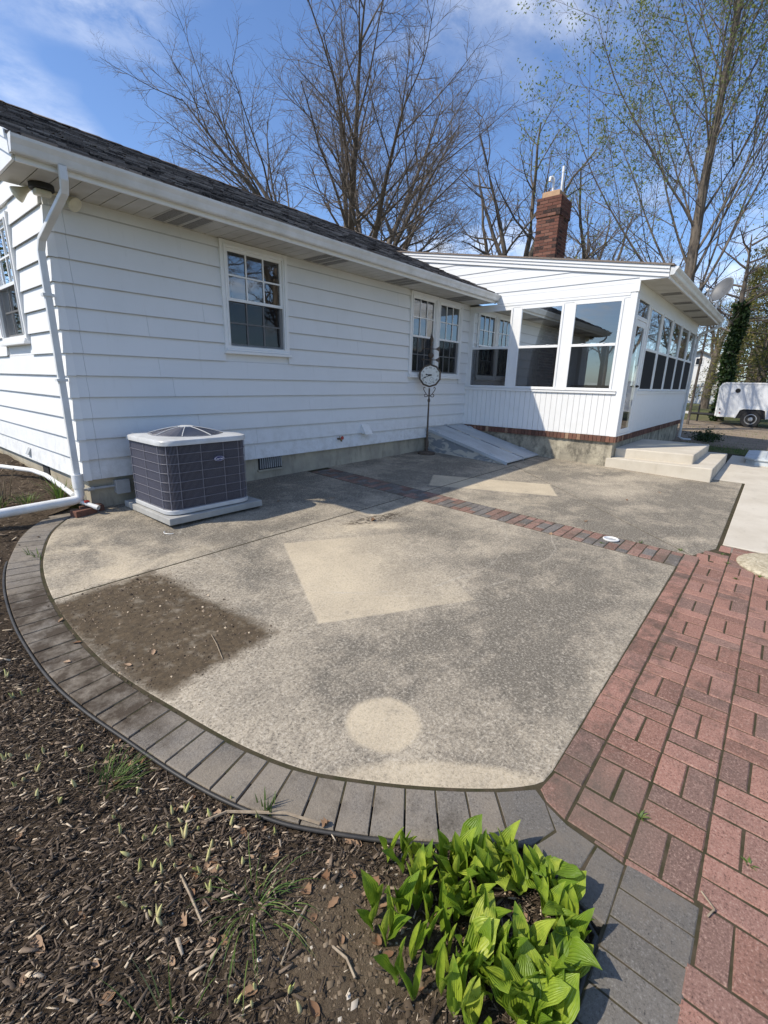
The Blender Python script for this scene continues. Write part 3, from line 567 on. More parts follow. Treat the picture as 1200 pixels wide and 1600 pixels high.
def build_pavers():
    # basket-weave walk of red pavers
    walk = empty('brick_path', (1.5, -5.2, G(1.5, -5.2))); tag(walk, 'red basket weave brick path along the right edge of the patio', kind='structure')
    me = paver_mesh(0.1925, 0.0930, 'red', c=.005); me_c = paver_mesh(0.1925, 0.0925, 'charcoal', c=.006); sr = paver_mesh(0.194, 0.095, 'strip_red', c=.005); sg = paver_mesh(0.194, 0.095, 'strip_grey', c=.005); me_h = paver_mesh(0.116, 0.11, 'red'); me_q = paver_mesh(0.194, 0.11, 'red')
    def put(x, y, rz, m=me):
        j = random.uniform(-1, 1)
        inst('paver', m, walk, (x, y, G(x, y)+random.uniform(0, .0030)), prot(rz+R(j*1.1), .6))
    border = [(-.02, -4.80), (-.10, -4.82), (-.14, -4.93), (-.155, -5.126), (-.135, -5.335), (-1.2, -5.345)]
    solid = [(-1.3, -5.335), (-.135, -5.335), (-.155, -5.126), (-.14, -4.93), (-.085, -4.80), (-1.3, -4.80)]
    cover = (3.50, -5.52, 0.37)
    for j in range(6):
        yc = -4.92-0.1995*(j+0.5); ph = 0.27 if j % 2 == 0 else 0.07
        k0 = -5
        for k in range(k0, 12):
            x0 = ph+0.4*k+0.004*j
            cells = [(x0+0.05, yc, math.pi/2), (x0+0.15, yc, math.pi/2), (x0+0.30, yc+0.05, 0), (x0+0.30, yc-0.05, 0)]
            for (x, y, rz) in cells:
                if x > 3.86 or x < -1.2: continue
                if x > 3.24 and y > -5.0: continue
                if y > -5.04 and x > 3.58: continue
                hx, hy = (0.1, 0.05) if rz == 0 else (0.05, 0.1)
                if any(inside(x+sx*hx*0.8, y+sy*hy*0.8, solid) for sx in (-1, 1) for sy in (-1, 1)):
                    # cut piece against the dark border
                    poly = [(x-hx+.002, y-hy+.002), (x+hx-.002, y-hy+.002), (x+hx-.002, y+hy-.002), (x-hx+.002, y+hy-.002)]
                    segs = list(zip(border[1:], border[2:])); segs = segs[-1:] if y < -5.33 else segs[:-1]
                    for a, b2 in segs:
                        nx, ny = -(b2[1]-a[1]), (b2[0]-a[0]); poly = clip_half(poly, lambda p: ((p[0]-a[0])*nx+(p[1]-a[1])*ny)-0.004*math.hypot(nx, ny))
                        if len(poly) < 3: break
                    if len(poly) >= 3:
                        ar = abs(sum(poly[i][0]*poly[(i+1) % len(poly)][1]-poly[(i+1) % len(poly)][0]*poly[i][1] for i in range(len(poly))))/2
                        if ar > 0.0012: poly_paver('paver', poly, 'red', walk, dz=random.uniform(0, .002))
                    continue
                put(x, y, rz)
    x = 0.06
    while x < 3.2:                                   # edge row next to the slab
        s = random.random() < 0.45; w = 0.118 if s else 0.196
        put(x+w/2, -4.861+0.004*x/3, 0, me_h if s else me_q); x += w+0.004
    for i in range(6):                                # grey header row in front of the pale walk
        inst('paver', me_c, walk, (3.80+0.002*i, -5.09-0.1*i, G(3.8, -5.1-0.1*i)), prot(R(random.uniform(-2, 2))))
    for (x, y, rz) in ((3.36, -4.93, 0.1), (3.40, -5.03, 0.05)): inst('paver', me, walk, (x, y, G(x, y)-.001), prot(rz))
    # strip of pavers between the slabs
    strip = empty('brick_strip', (3.1, -2.4, G(3.1, -2.4))); tag(strip, 'narrow brick strip crossing the patio from the wall to the path', kind='structure')
    half = paver_mesh(0.094, 0.095, 'strip_red', c=.005); half_c = paver_mesh(0.094, 0.095, 'strip_grey', c=.005)
    y = -0.02; i = 0
    while y > -4.82:
        y -= 0.1005; i += 1
        if i % 2: seq = [(2.968, 'h'), (3.116, 'f'), (3.264, 'h')]
        else: seq = [(3.016, 'f'), (3.214, 'f')]
        for x, kd in seq:
            dark = random.random() < (0.85 if (kd == 'f' and i % 2) else 0.38)
            m = (half_c if dark else half) if kd == 'h' else (sg if dark else sr)
            inst('paver', m, strip, (x, y, G(x, y)+random.uniform(-.0003, .003)), prot(R(random.uniform(-1.5, 1.5)), .4))
    # curved soldier course
    bord = empty('paver_border', (-.9, -2.5, G(-.9, -2.5))); tag(bord, 'curved soldier course of charcoal pavers around the patio edge', kind='structure')
    mid = offset(RINR, 0.105); sm = resample(mid, 0.118)
    for k, p in enumerate(sm[:-1]):
        q = sm[k+1]; t = (q-p).normalized(); nrm = Vector((t.y, -t.x, 0)); g = 0.0025+random.uniform(0, .0015)
        tp = (sm[k+1]-sm[max(k-1, 0)]).normalized(); tq = (sm[min(k+2, len(sm)-1)]-p).normalized()
        n0 = Vector((tp.y, -tp.x, 0)); n1 = Vector((tq.y, -tq.x, 0))
        a = p+t*g; c = q-t*g
        poly = [(v.x, v.y) for v in (a-n0*0.100, c-n1*0.100, c+n1*0.100, a+n0*0.100)]
        poly_paver('paver', poly, 'charcoal', bord, dz=random.uniform(-.0005, .003))
    # corner and the straight leg running back past the hosta
    e_i, e_o = q-n1*.100+t*.003, q+n1*.100+t*.003
    for poly in ([(e_i.x, e_i.y), (-.075, -4.785), (-.105, -4.835), (-.19, -4.905), (-.302, -4.866), (e_o.x, e_o.y)], [(-.110, -4.84), (-.140, -4.93), (-.150, -5.03), (-.262, -5.02), (-.345, -4.965), (-.308, -4.868), (-.192, -4.91)], [(-.1505, -5.036), (-.156, -5.124), (-.25, -5.127), (-.385, -5.127), (-.372, -5.05), (-.347, -4.972), (-.263, -5.026)]):
        poly_paver('paver', poly, 'slate', bord)
    poly_paver('paver', [(.056, -4.812), (.056, -4.917), (-.128, -4.917), (-.100, -4.835), (-.062, -4.797)], 'red', walk)
    for i in range(11):
        x1 = -.140-0.1025*i; sk = 0.010
        poly_paver('paver', [(x1-.1, -5.128), (x1-.002-sk*0, -5.128), (x1+.0, -5.332), (x1-.099, -5.332)], 'slate', bord, dz=random.uniform(-.0005, .002))
    # plastic edging outside the curve
    b = MB(); P = [p for p in offset(RINR, 0.216) if p.y < -0.9] + [Vector(q) for q in ((-.345, -4.90, 0), (-.380, -4.99, 0), (-.40, -5.07, 0), (-.43, -5.115, 0), (-.6, -5.118, 0), (-1.3, -5.118, 0))]
    b.tube([(p.x, p.y, G(p.x, p.y)-0.004) for p in P], 0.008, 6)
    o = b.build('lawn_edging', 'edging', loc=(-1, -2.5, G(-1, -2.5)), smooth=True); tag(o, 'black plastic landscape edging along the outside of the curved pavers', 'edging')
build_pavers()

# ------------------------------------------------------------------ garden bed
BEDPOLY = [(p.x, p.y) for p in offset(RINR, 0.222)] + [(-.35, -4.90), (-.385, -4.99), (-.41, -5.08), (-.44, -5.122), (-6, -5.122), (-6, 4), (-0.03, 4), (-0.03, 0.2)]
EDGE = [(p.x, p.y) for p in offset(RINR, 0.222)] + [(-.35, -4.90), (-.385, -4.99), (-.41, -5.08), (-.44, -5.122)] + [(-.42-0.1*i, -5.122) for i in range(1, 30)]
EA = np.array(EDGE)
def vnoise(x, y, s, seed):
    def h(i, j): n = (i*374761393 + j*668265263 + seed*982451653) & 0x7fffffff; n = ((n ^ (n >> 13))*1274126177) & 0x7fffffff; return ((n ^ (n >> 16)) & 0xffff)/65535.0
    x *= s; y *= s; i, j = math.floor(x), math.floor(y); u, v = x-i, y-j; u = u*u*(3-2*u); v = v*v*(3-2*v)
    return (h(i, j)*(1-u)+h(i+1, j)*u)*(1-v)+(h(i, j+1)*(1-u)+h(i+1, j+1)*u)*v
def bed_z(x, y):
    d = math.sqrt(((EA[:, 0]-x)**2+(EA[:, 1]-y)**2).min()); k = min(1.0, d/0.15)
    z = G(x, y)-0.020+k*(0.030*vnoise(x, y, 3.0, 1)+0.018*vnoise(x, y, 9, 2)+0.008*vnoise(x, y, 28, 3)+0.004*vnoise(x, y, 70, 4))
    if y > -0.6: z += 0.10*min(1, (y+0.6)/1.5)*min(1, max(0, (0.6+x)/0.5)) if x > -0.6 else 0
    return z
def build_bed():
    def axis(a, b, fine0, fine1, sf, sc):
        out = []; v = a
        while v < b-1e-6:
            out.append(v); v += sf if fine0 <= v < fine1 else sc
        return out+[b]
    xs = axis(-6, -0.02, -1.75, -0.3, 0.016, 0.12); ys = axis(-5.125, 4, -5.125, -2.6, 0.016, 0.08)
    n = len(xs); V = []; ok = {}
    for y in ys:
        for x in xs: V.append((x, y, bed_z(x, y)))
    F = []
    poly = BEDPOLY
    ins = [[inside(x, y, poly) for x in xs] for y in ys]
    # keep a rim of cells under the border so no gap shows
    for j in range(len(ys)-1):
        for i in range(n-1):
            if ins[j][i] or ins[j][i+1] or ins[j+1][i] or ins[j+1][i+1]: F.append((j*n+i, j*n+i+1, (j+1)*n+i+1, (j+1)*n+i))
    o = np_mesh('garden_bed', V, F, 'soil'); tag(o, kind='structure')
    o.data.polygons.foreach_set('use_smooth', [True]*len(o.data.polygons))
    # bark mulch
    rs = np.random.RandomState(3); N = 0; pts = []
    while len(pts) < 62000:
        if rs.rand() < 0.86: x, y = rs.uniform(-1.95, -0.36), rs.uniform(-5.1, -2.2)
        else: x, y = rs.uniform(-2.2, -0.03), rs.uniform(-2.2, 2.6)
        if not inside(x, y, BEDPOLY): continue
        dens = 0.30+0.9*vnoise(x, y, 2.2, 9)
        bare = math.exp(-(((x+0.92)/0.22)**2+((y+4.62)/0.22)**2)); dens *= 1-0.93*min(1, bare*1.5)
        if x > -0.95 and y < -4.2: dens *= 0.65
        if x < -1.2: dens *= 1.35
        if rs.rand() > dens: continue
        pts.append((x, y))
    P = np.array(pts); n = len(P); Z = np.array([bed_z(x, y) for x, y in pts])
    ln = rs.gamma(2.2, 0.0054, n)+0.004; wd = ln*rs.uniform(0.09, 0.30, n); th = wd*rs.uniform(0.15, 0.5, n); far = P[:, 1] > -2.2; ln[far] *= 1.7; wd[far] *= 1.7
    a = np.where(rs.rand(n) < .45, rs.uniform(0, 2*np.pi, n), rs.normal(R(-15), .5, n)); el = rs.normal(0, 0.24, n); ro = rs.normal(0, 0.5, n)
    X = np.c_[np.cos(a)*np.cos(el), np.sin(a)*np.cos(el), np.sin(el)]; S = np.c_[-np.sin(a), np.cos(a), np.zeros(n)]; U = np.cross(X, S)
    Y = S*np.cos(ro)[:, None]+U*np.sin(ro)[:, None]; W = np.cross(X, Y)
    C = np.c_[P, Z+th*0.5+rs.uniform(0, 0.011, n)]
    sg = np.array([(-1,-.7,-1),(1,-.4,-1),(.9,.6,-1),(-.85,1,-1),(-1,-.7,1),(1,-.4,1),(.9,.6,1),(-.85,1,1)])*0.5
    V = (C[:, None]+sg[None, :, 0:1]*(X*ln[:, None])[:, None]+sg[None, :, 1:2]*(Y*wd[:, None])[:, None]+sg[None, :, 2:3]*(W*th[:, None])[:, None]).reshape(-1, 3)
    f = np.array([(4,5,6,7),(0,1,5,4),(1,2,6,5),(2,3,7,6),(3,0,4,7)]); F = (np.arange(n)[:, None, None]*8+f[None]).reshape(-1, 4)
    o = np_mesh('mulch', V, F, 'mulch', kind='stuff'); tag(o, 'dark shredded bark mulch scattered over the garden bed', 'mulch')
build_bed()
# ------------------------------------------------------------------ main house
mW1 = lambda a, n, z: (a, -n, z)             # long back wall, looks to -Y
mGA = lambda a, n, z: (-n, a, z)             # gable end, looks to -X
mW2 = lambda a, n, z: (L_-n, a, z)           # sunroom side, looks to -X
mW3 = lambda a, n, z: (a, -D_-n, z)          # sunroom front, looks to -Y
SOF = 2.54
EAVE_Y, EAVE_Z, RIDGE_Y, RIDGE_Z = -0.60, 2.715, 4.0, 4.70
SL = (RIDGE_Z-EAVE_Z)/(RIDGE_Y-EAVE_Y)
roof_z = lambda y: EAVE_Z+SL*(y-EAVE_Y) if y < RIDGE_Y else RIDGE_Z-SL*(y-RIDGE_Y)
house = empty('house', (0, 0, G(0, 0)), 'long white single storey house with wide lap siding and dark shingle roof', 'house')

def window(parent, m, a0, a1, z0, z1, trim=0.075, name='window', grid=(3, 2), label=None, sill=True, flip=1):
    """double hung window: m maps (along, outward, up); a0..a1,z0..z1 is the outside of the casing"""
    b = MB(); n0, n1 = -0.05, 0.045
    b.mbox(m, a0, a0+trim, n0, n1, z0, z1).mbox(m, a1-trim, a1, n0, n1, z0, z1).mbox(m, a0+trim, a1-trim, n0, n1-.002, z1-trim, z1).mbox(m, a0+trim, a1-trim, n0, n1-.002, z0, z0+trim*0.8)
    b.mbox(m, a0+trim*.55, a0+trim*.75, n1, n1+.012, z0+trim, z1-trim*.6).mbox(m, a1-trim*.75, a1-trim*.55, n1, n1+.012, z0+trim, z1-trim*.6).mbox(m, a0+trim*.75, a1-trim*.75, n1-.001, n1+.011, z1-trim*.8, z1-trim*.6)
    w = b.build(name, 'trim', parent, bevel=0.003)
    if label: w['label'] = label
    if sill:
        b = MB(); b.mbox(m, a0-.012, a1+.012, 0.0, n1+.03, z0-.028, z0+.004).mbox(m, a0+.01, a1-.01, n1, n1+.016, z0+.006, z0+.03); b.build('sill', 'trim', w, bevel=0.003)
    g0, g1, h0, h1 = a0+trim, a1-trim, z0+trim*0.8, z1-trim; zm = (h0+h1)/2-0.01; s = 0.032
    for (lo, hi, nn, nm) in ((zm-.016, h1, 0.012, 'upper_sash'), (h0, zm+.016, -0.018, 'lower_sash')):
        b = MB(); b.mbox(m, g0, g0+s, nn-.012, nn+.012, lo, hi).mbox(m, g1-s, g1, nn-.012, nn+.012, lo, hi).mbox(m, g0+s, g1-s, nn-.012, nn+.011, hi-s, hi).mbox(m, g0+s, g1-s, nn-.012, nn+.011, lo, lo+s)
        b.build(nm, 'trim', w)
        gx, gz_ = grid; b = MB(); mt = 0.009
        for i in range(1, gx): x = g0+s+(g1-g0-2*s)*i/gx; b.mbox(m, x-mt, x+mt, nn-.004, nn+.006, lo+s, hi-s)
        for j in range(1, gz_): z = lo+s+(hi-lo-2*s)*j/gz_; b.mbox(m, g0+s, g1-s, nn-.003, nn+.007, z-mt, z+mt)
        b.build('muntins', 'trim', w)
        for i in range(gx):
            for j in range(gz_):
                x0, x1 = g0+s+(g1-g0-2*s)*i/gx, g0+s+(g1-g0-2*s)*(i+1)/gx; zz0, zz1 = lo+s+(hi-lo-2*s)*j/gz_, lo+s+(hi-lo-2*s)*(j+1)/gz_
                t1, t2 = random.uniform(-.0022, .0022), random.uniform(-.0022, .0022)
                b = MB(); b.quad(m(x0, nn-.006+t1, zz0), m(x1, nn-.006-t1, zz0), m(x1, nn-.006-t1+t2, zz1), m(x0, nn-.006+t1+t2, zz1)); b.build('pane', 'glass', w, recalc=False)
    b = MB()                                     # half insect screen over the lower sash
    b.quad(m(g0+.01, 0.022, h0+.01), m(g1-.01, 0.022, h0+.01), m(g1-.01, 0.022, zm-.02), m(g0+.01, 0.022, zm-.02)); b.build('insect_screen', 'screen', w, recalc=False)
    # room behind the glass
    b = MB(); dp = -1.6
    P = lambda a, n, z: m(a, n, z)
    A0, A1, Z0, Z1 = a0-.5, a1+.5, z0-.9, z1+.1
    b.quad(P(A0, dp, Z0), P(A1, dp, Z0), P(A1, dp, Z1), P(A0, dp, Z1)).quad(P(A0, -.06, Z0), P(A0, dp, Z0), P(A0, dp, Z1), P(A0, -.06, Z1)).quad(P(A1, -.06, Z0), P(A1, dp, Z0), P(A1, dp, Z1), P(A1, -.06, Z1)).quad(P(A0, -.06, Z1), P(A1, -.06, Z1), P(A1, dp, Z1), P(A0, dp, Z1)).quad(P(A0, -.06, Z0), P(A1, -.06, Z0), P(A1, dp, Z0), P(A0, dp, Z0))
    b.build('room', 'interior', w, recalc=False)
    b = MB()                                     # gathered curtain at one side
    for k in range(9): x = a0+trim*.6+k*0.022*(1 if flip > 0 else 1); b.tube([m(x+.012*math.sin(k*2), -0.11-0.018*(k % 2), z0+.05), m(x, -0.11-0.02*(k % 2), z1-.07)], 0.014, 5)
    b.build('curtain', 'curtain', w, smooth=True)
    return w

OPEN1 = [(1.655, 2.605, 1.318, 2.54), (5.258, 6.958, 1.115, 2.53)]
OPENG = [(1.0, 1.985, 1.337, 2.563)]
def walls():
    # sheathing with openings
    def sheath(m, a0, a1, z0, z1, ops, th=0.12, nm='wall'):
        b = MB(); xs = [a0]
        for (p, q, r, s) in ops:
            b.mbox(m, xs[-1], p+.05, -th, 0, z0, z1); b.mbox(m, p+.05, q-.05, -th, 0, z0, r+.05)
            if s-.05 < z1-.01: b.mbox(m, p+.05, q-.05, -th, 0, s-.05, z1)
            xs.append(q-.05)
        b.mbox(m, xs[-1], a1, -th, 0, z0, z1); return b
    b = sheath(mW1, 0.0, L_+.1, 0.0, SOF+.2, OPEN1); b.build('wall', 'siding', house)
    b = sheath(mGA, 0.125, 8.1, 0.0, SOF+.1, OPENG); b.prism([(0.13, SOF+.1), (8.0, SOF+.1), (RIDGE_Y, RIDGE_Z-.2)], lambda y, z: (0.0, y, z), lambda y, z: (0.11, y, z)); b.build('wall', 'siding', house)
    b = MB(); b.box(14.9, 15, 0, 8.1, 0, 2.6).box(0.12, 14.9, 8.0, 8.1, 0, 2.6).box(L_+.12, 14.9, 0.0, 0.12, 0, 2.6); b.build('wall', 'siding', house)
    # concrete foundation
    b = MB(); b.box(0.03, L_, 0.03, 0.2, -0.8, 0.0).box(0.03, 0.2, 0.21, 8.1, -0.8, 0.0); b.build('foundation', 'foundation', house)
    # lap siding, board by board
    def lap(m, a0, a1, z, h=E_, n0=0.030, n1=0.006, nb=0.0):
        b = MB(); prof = [(n0, z), (n1, z+h+.010), (nb-.002, z+h+.010), (nb-.002, z+.012), (n0-.009, z+.012), (n0-.007, z)]
        b.prism(prof, lambda n, zz: m(a0, n, zz), lambda n, zz: m(a1, n, zz)); return b
    random.seed(11)
    for k in range(13):
        z = k*E_; h = min(E_, SOF-z)
        if h < 0.03: continue
        cuts = [0.035, 0.135]; x = 0.135+random.uniform(0.6, 3.4)
        while x < L_-0.25: cuts.append(x); x += random.uniform(2.6, 3.7)
        cuts.append(L_-.002)
        for s, e in zip(cuts, cuts[1:]):
            segs = [(s, e)]
            for (p, q, r, t) in OPEN1:
                if z+h > r+.02 and z < t-.02:
                    ns = []
                    for (u, v) in segs:
                        if v <= p or u >= q: ns.append((u, v))
                        else:
                            if u < p-.02: ns.append((u, p+.004))
                            if v > q+.02: ns.append((q-.004, v))
                    segs = ns
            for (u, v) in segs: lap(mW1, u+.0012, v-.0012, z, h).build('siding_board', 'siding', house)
    for k in range(20):
        z = k*E_; y0 = 0.035
        if z+E_ > SOF: y0 = max(0.035, (z+E_-EAVE_Z+0.16)/SL+EAVE_Y)
        y1 = 7.9-y0 if z > SOF else 7.9
        if y1-y0 < 0.3: break
        cuts = [y0]; x = y0+random.uniform(0.5, 3.2)
        while x < min(y1, 7.5): cuts.append(x); x += random.uniform(1.4, 3.2)
        cuts.append(y1)
        for s, e in zip(cuts, cuts[1:]):
            segs = [(s, e)]
            for (p, q, r, t) in OPENG:
                if z+E_ > r+.02 and z < t-.02:
                    ns = []
                    for (u, v) in segs:
                        if v <= p or u >= q: ns.append((u, v))
                        else:
                            if u < p-.02: ns.append((u, p+.004))
                            if v > q+.02: ns.append((q-.004, v))
                    segs = ns
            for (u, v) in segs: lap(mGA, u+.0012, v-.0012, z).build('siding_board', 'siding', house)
    # folded corner caps, one per course
    for k in range(12):
        z = k*E_; b = MB(); n0, n1 = 0.034, 0.012
        for (m, s) in ((mW1, 1), (mGA, 1)):
            prof = [(n0, z-.004), (n1, z+E_-.006), (n1-.004, z+E_-.006), (n0-.006, z-.004)]
            b.prism(prof, lambda n, zz: m(-n if True else 0, n, zz), lambda n, zz: m(0.045, n, zz))
        b.build('corner_cap', 'trim', house)
walls()

def eaves_and_roof():
    # soffit panels
    random.seed(5)
    x = -0.30; w = 0.1495; i = 0
    vents = [1.08, 3.05, 4.75, 6.45]
    while x < L_-0.02:
        x1 = min(x+w, L_-.004); v = any(abs((x+x1)/2-c-k*w) < w*0.5 for c in vents for k in (-1, 0, 1)); y1 = 0.0 if x > -0.03 else 0.02
        b = MB(); b.box(x+.0035, x1-.0035, -0.555, y1, SOF, SOF+.012)
        if v:
            b.build('soffit_panel', 'soffit', house); b2 = MB(); b2.box(x+.022, x1-.022, -0.50, -0.06, SOF-.0035, SOF); b2.build('soffit_vent', 'vent', house)
        else: b.build('soffit_panel', 'soffit', house)
        x = x1
    b = MB(); b.box(-0.30, L_, -0.56, 0.05, SOF+.0125, SOF+.02); b.build('soffit_backing', 'black', house)
    # fascia, frieze and the boxed return at the gable
    b = MB(); b.box(-0.302, L_, -0.575, -0.556, SOF-.012, 2.70); b.build('fascia', 'trim', house)
    b = MB(); b.prism([(-0.555, SOF-.003), (0.03, SOF-.003), (0.03, roof_z(0.03)-.05), (-0.555, roof_z(-.555)-.03)], lambda y, z: (-0.322, y, z), lambda y, z: (-0.303, y, z)); b.build('eave_return', 'trim', house)
    b = MB(); zt = lambda y: roof_z(y)-.012
    for (p, q) in (((-0.60, RIDGE_Y), 1), ((RIDGE_Y, 8.6), 1)):
        b.prism([(p[0], zt(p[0])-.15), (p[1], zt(p[1])-.15), (p[1], zt(p[1])), (p[0], zt(p[0]))], lambda y, z: (-0.345, y, z), lambda y, z: (-0.325, y, z))
        b.prism([(p[0], zt(p[0])-.055), (p[1], zt(p[1])-.055), (p[1], zt(p[1])+.002), (p[0], zt(p[0])+.002)], lambda y, z: (-0.358, y, z), lambda y, z: (-0.3455, y, z))
        b.prism([(max(p[0], 0.03), zt(max(p[0], .03))-.15), (p[1], zt(p[1])-.15), (p[1], zt(p[1])-.13), (max(p[0], 0.03), zt(max(p[0], .03))-.13)], lambda y, z: (-0.3245, y, z), lambda y, z: (-0.003, y, z))
    b.build('rake_board', 'trim', house)
    # gutter: K-style trough with end cap
    prof = [(-0.578, 2.566), (-0.632, 2.566), (-0.640, 2.576), (-0.655, 2.616), (-0.676, 2.648), (-0.680, 2.668), (-0.672, 2.671), (-0.668, 2.652), (-0.646, 2.616), (-0.630, 2.574), (-0.582, 2.574), (-0.582, 2.676), (-0.578, 2.676)]
    g = MB(); g.prism(prof, lambda y, z: (-0.335, y, z), lambda y, z: (L_-.03, y, z)); go = g.build('gutter', 'gutter', house)
    for xx in (-0.338, L_-.03):
        b = MB(); cp = [(-0.577, 2.563), (-0.634, 2.563), (-0.643, 2.574), (-0.658, 2.616), (-0.680, 2.648), (-0.684, 2.673), (-0.577, 2.673)]; b.prism(cp, lambda y, z: (xx-.002, y, z), lambda y, z: (xx+.004, y, z)); b.build('end_cap', 'gutter', go)
    # roof deck and shingles
    b = MB(); b.prism([(EAVE_Y, EAVE_Z-.03), (RIDGE_Y, RIDGE_Z-.03), (8.6, EAVE_Z-.03), (8.6, EAVE_Z-.05), (RIDGE_Y, RIDGE_Z-.10), (EAVE_Y, EAVE_Z-.05)], lambda y, z: (-0.34, y, z), lambda y, z: (15.3, y, z)); rf = b.build('roof', 'farroof', house)
    V = []; F = []; rs = np.random.RandomState(2); ln = math.hypot(RIDGE_Y-EAVE_Y, RIDGE_Z-EAVE_Z); uy, uz = (RIDGE_Y-EAVE_Y)/ln, (RIDGE_Z-EAVE_Z)/ln; ny, nz = -uz, uy
    n = int(ln/0.14)+1
    for c in range(n):
        s0 = c*0.14-0.02; x = -0.352-rs.uniform(0, .2)
        while x < 15.3:
            w = rs.choice([0.13, 0.18, 0.24, 0.31]); x1 = min(x+w, 15.3); xa = max(x, -0.352); t = rs.choice([0.006, 0.012, 0.019]); s1 = min(s0+0.165, ln+0.03)
            if x1 > xa+.01:
                i = len(V); lo = -0.026+t; hi = -0.026+t*0.2
                for (xx, s, h) in ((xa+.002, s0, lo-.012), (x1-.002, s0, lo-.012), (xa+.002, s0, lo+.010), (x1-.002, s0, lo+.010), (x1-.002, s1, hi), (xa+.002, s1, hi)):
                    V.append((xx, EAVE_Y+uy*s+ny*h, EAVE_Z+uz*s+nz*h))
                F += [(i, i+1, i+3, i+2), (i+2, i+3, i+4, i+5)]
            x += w
    np_mesh('shingles', V, F, 'shingle', rf, kind='stuff')
    b = MB()
    for k in range(50): x = -0.36+k*0.31; b.prism([(RIDGE_Y-.14, RIDGE_Z-.058), (RIDGE_Y, RIDGE_Z+.008), (RIDGE_Y+.14, RIDGE_Z-.058), (RIDGE_Y, RIDGE_Z-.012)], lambda y, z: (x, y, z), lambda y, z: (x+.33, y, z+.010))
    b.build('ridge_caps', 'shingle', rf, kind='stuff')
eaves_and_roof()

window(house, mW1, 1.655, 2.605, 1.335, 2.535, label='six over six window alone on the long white wall')
window(house, mW1, 5.258, 6.085, 1.135, 2.53, label='left half of the paired window behind the post clock')
window(house, mW1, 6.095, 6.958, 1.135, 2.525, label='right half of the paired window next to the sunroom')
window(house, mGA, 1.0, 1.985, 1.355, 2.563, label='window in the sunlit gable end at the left edge')

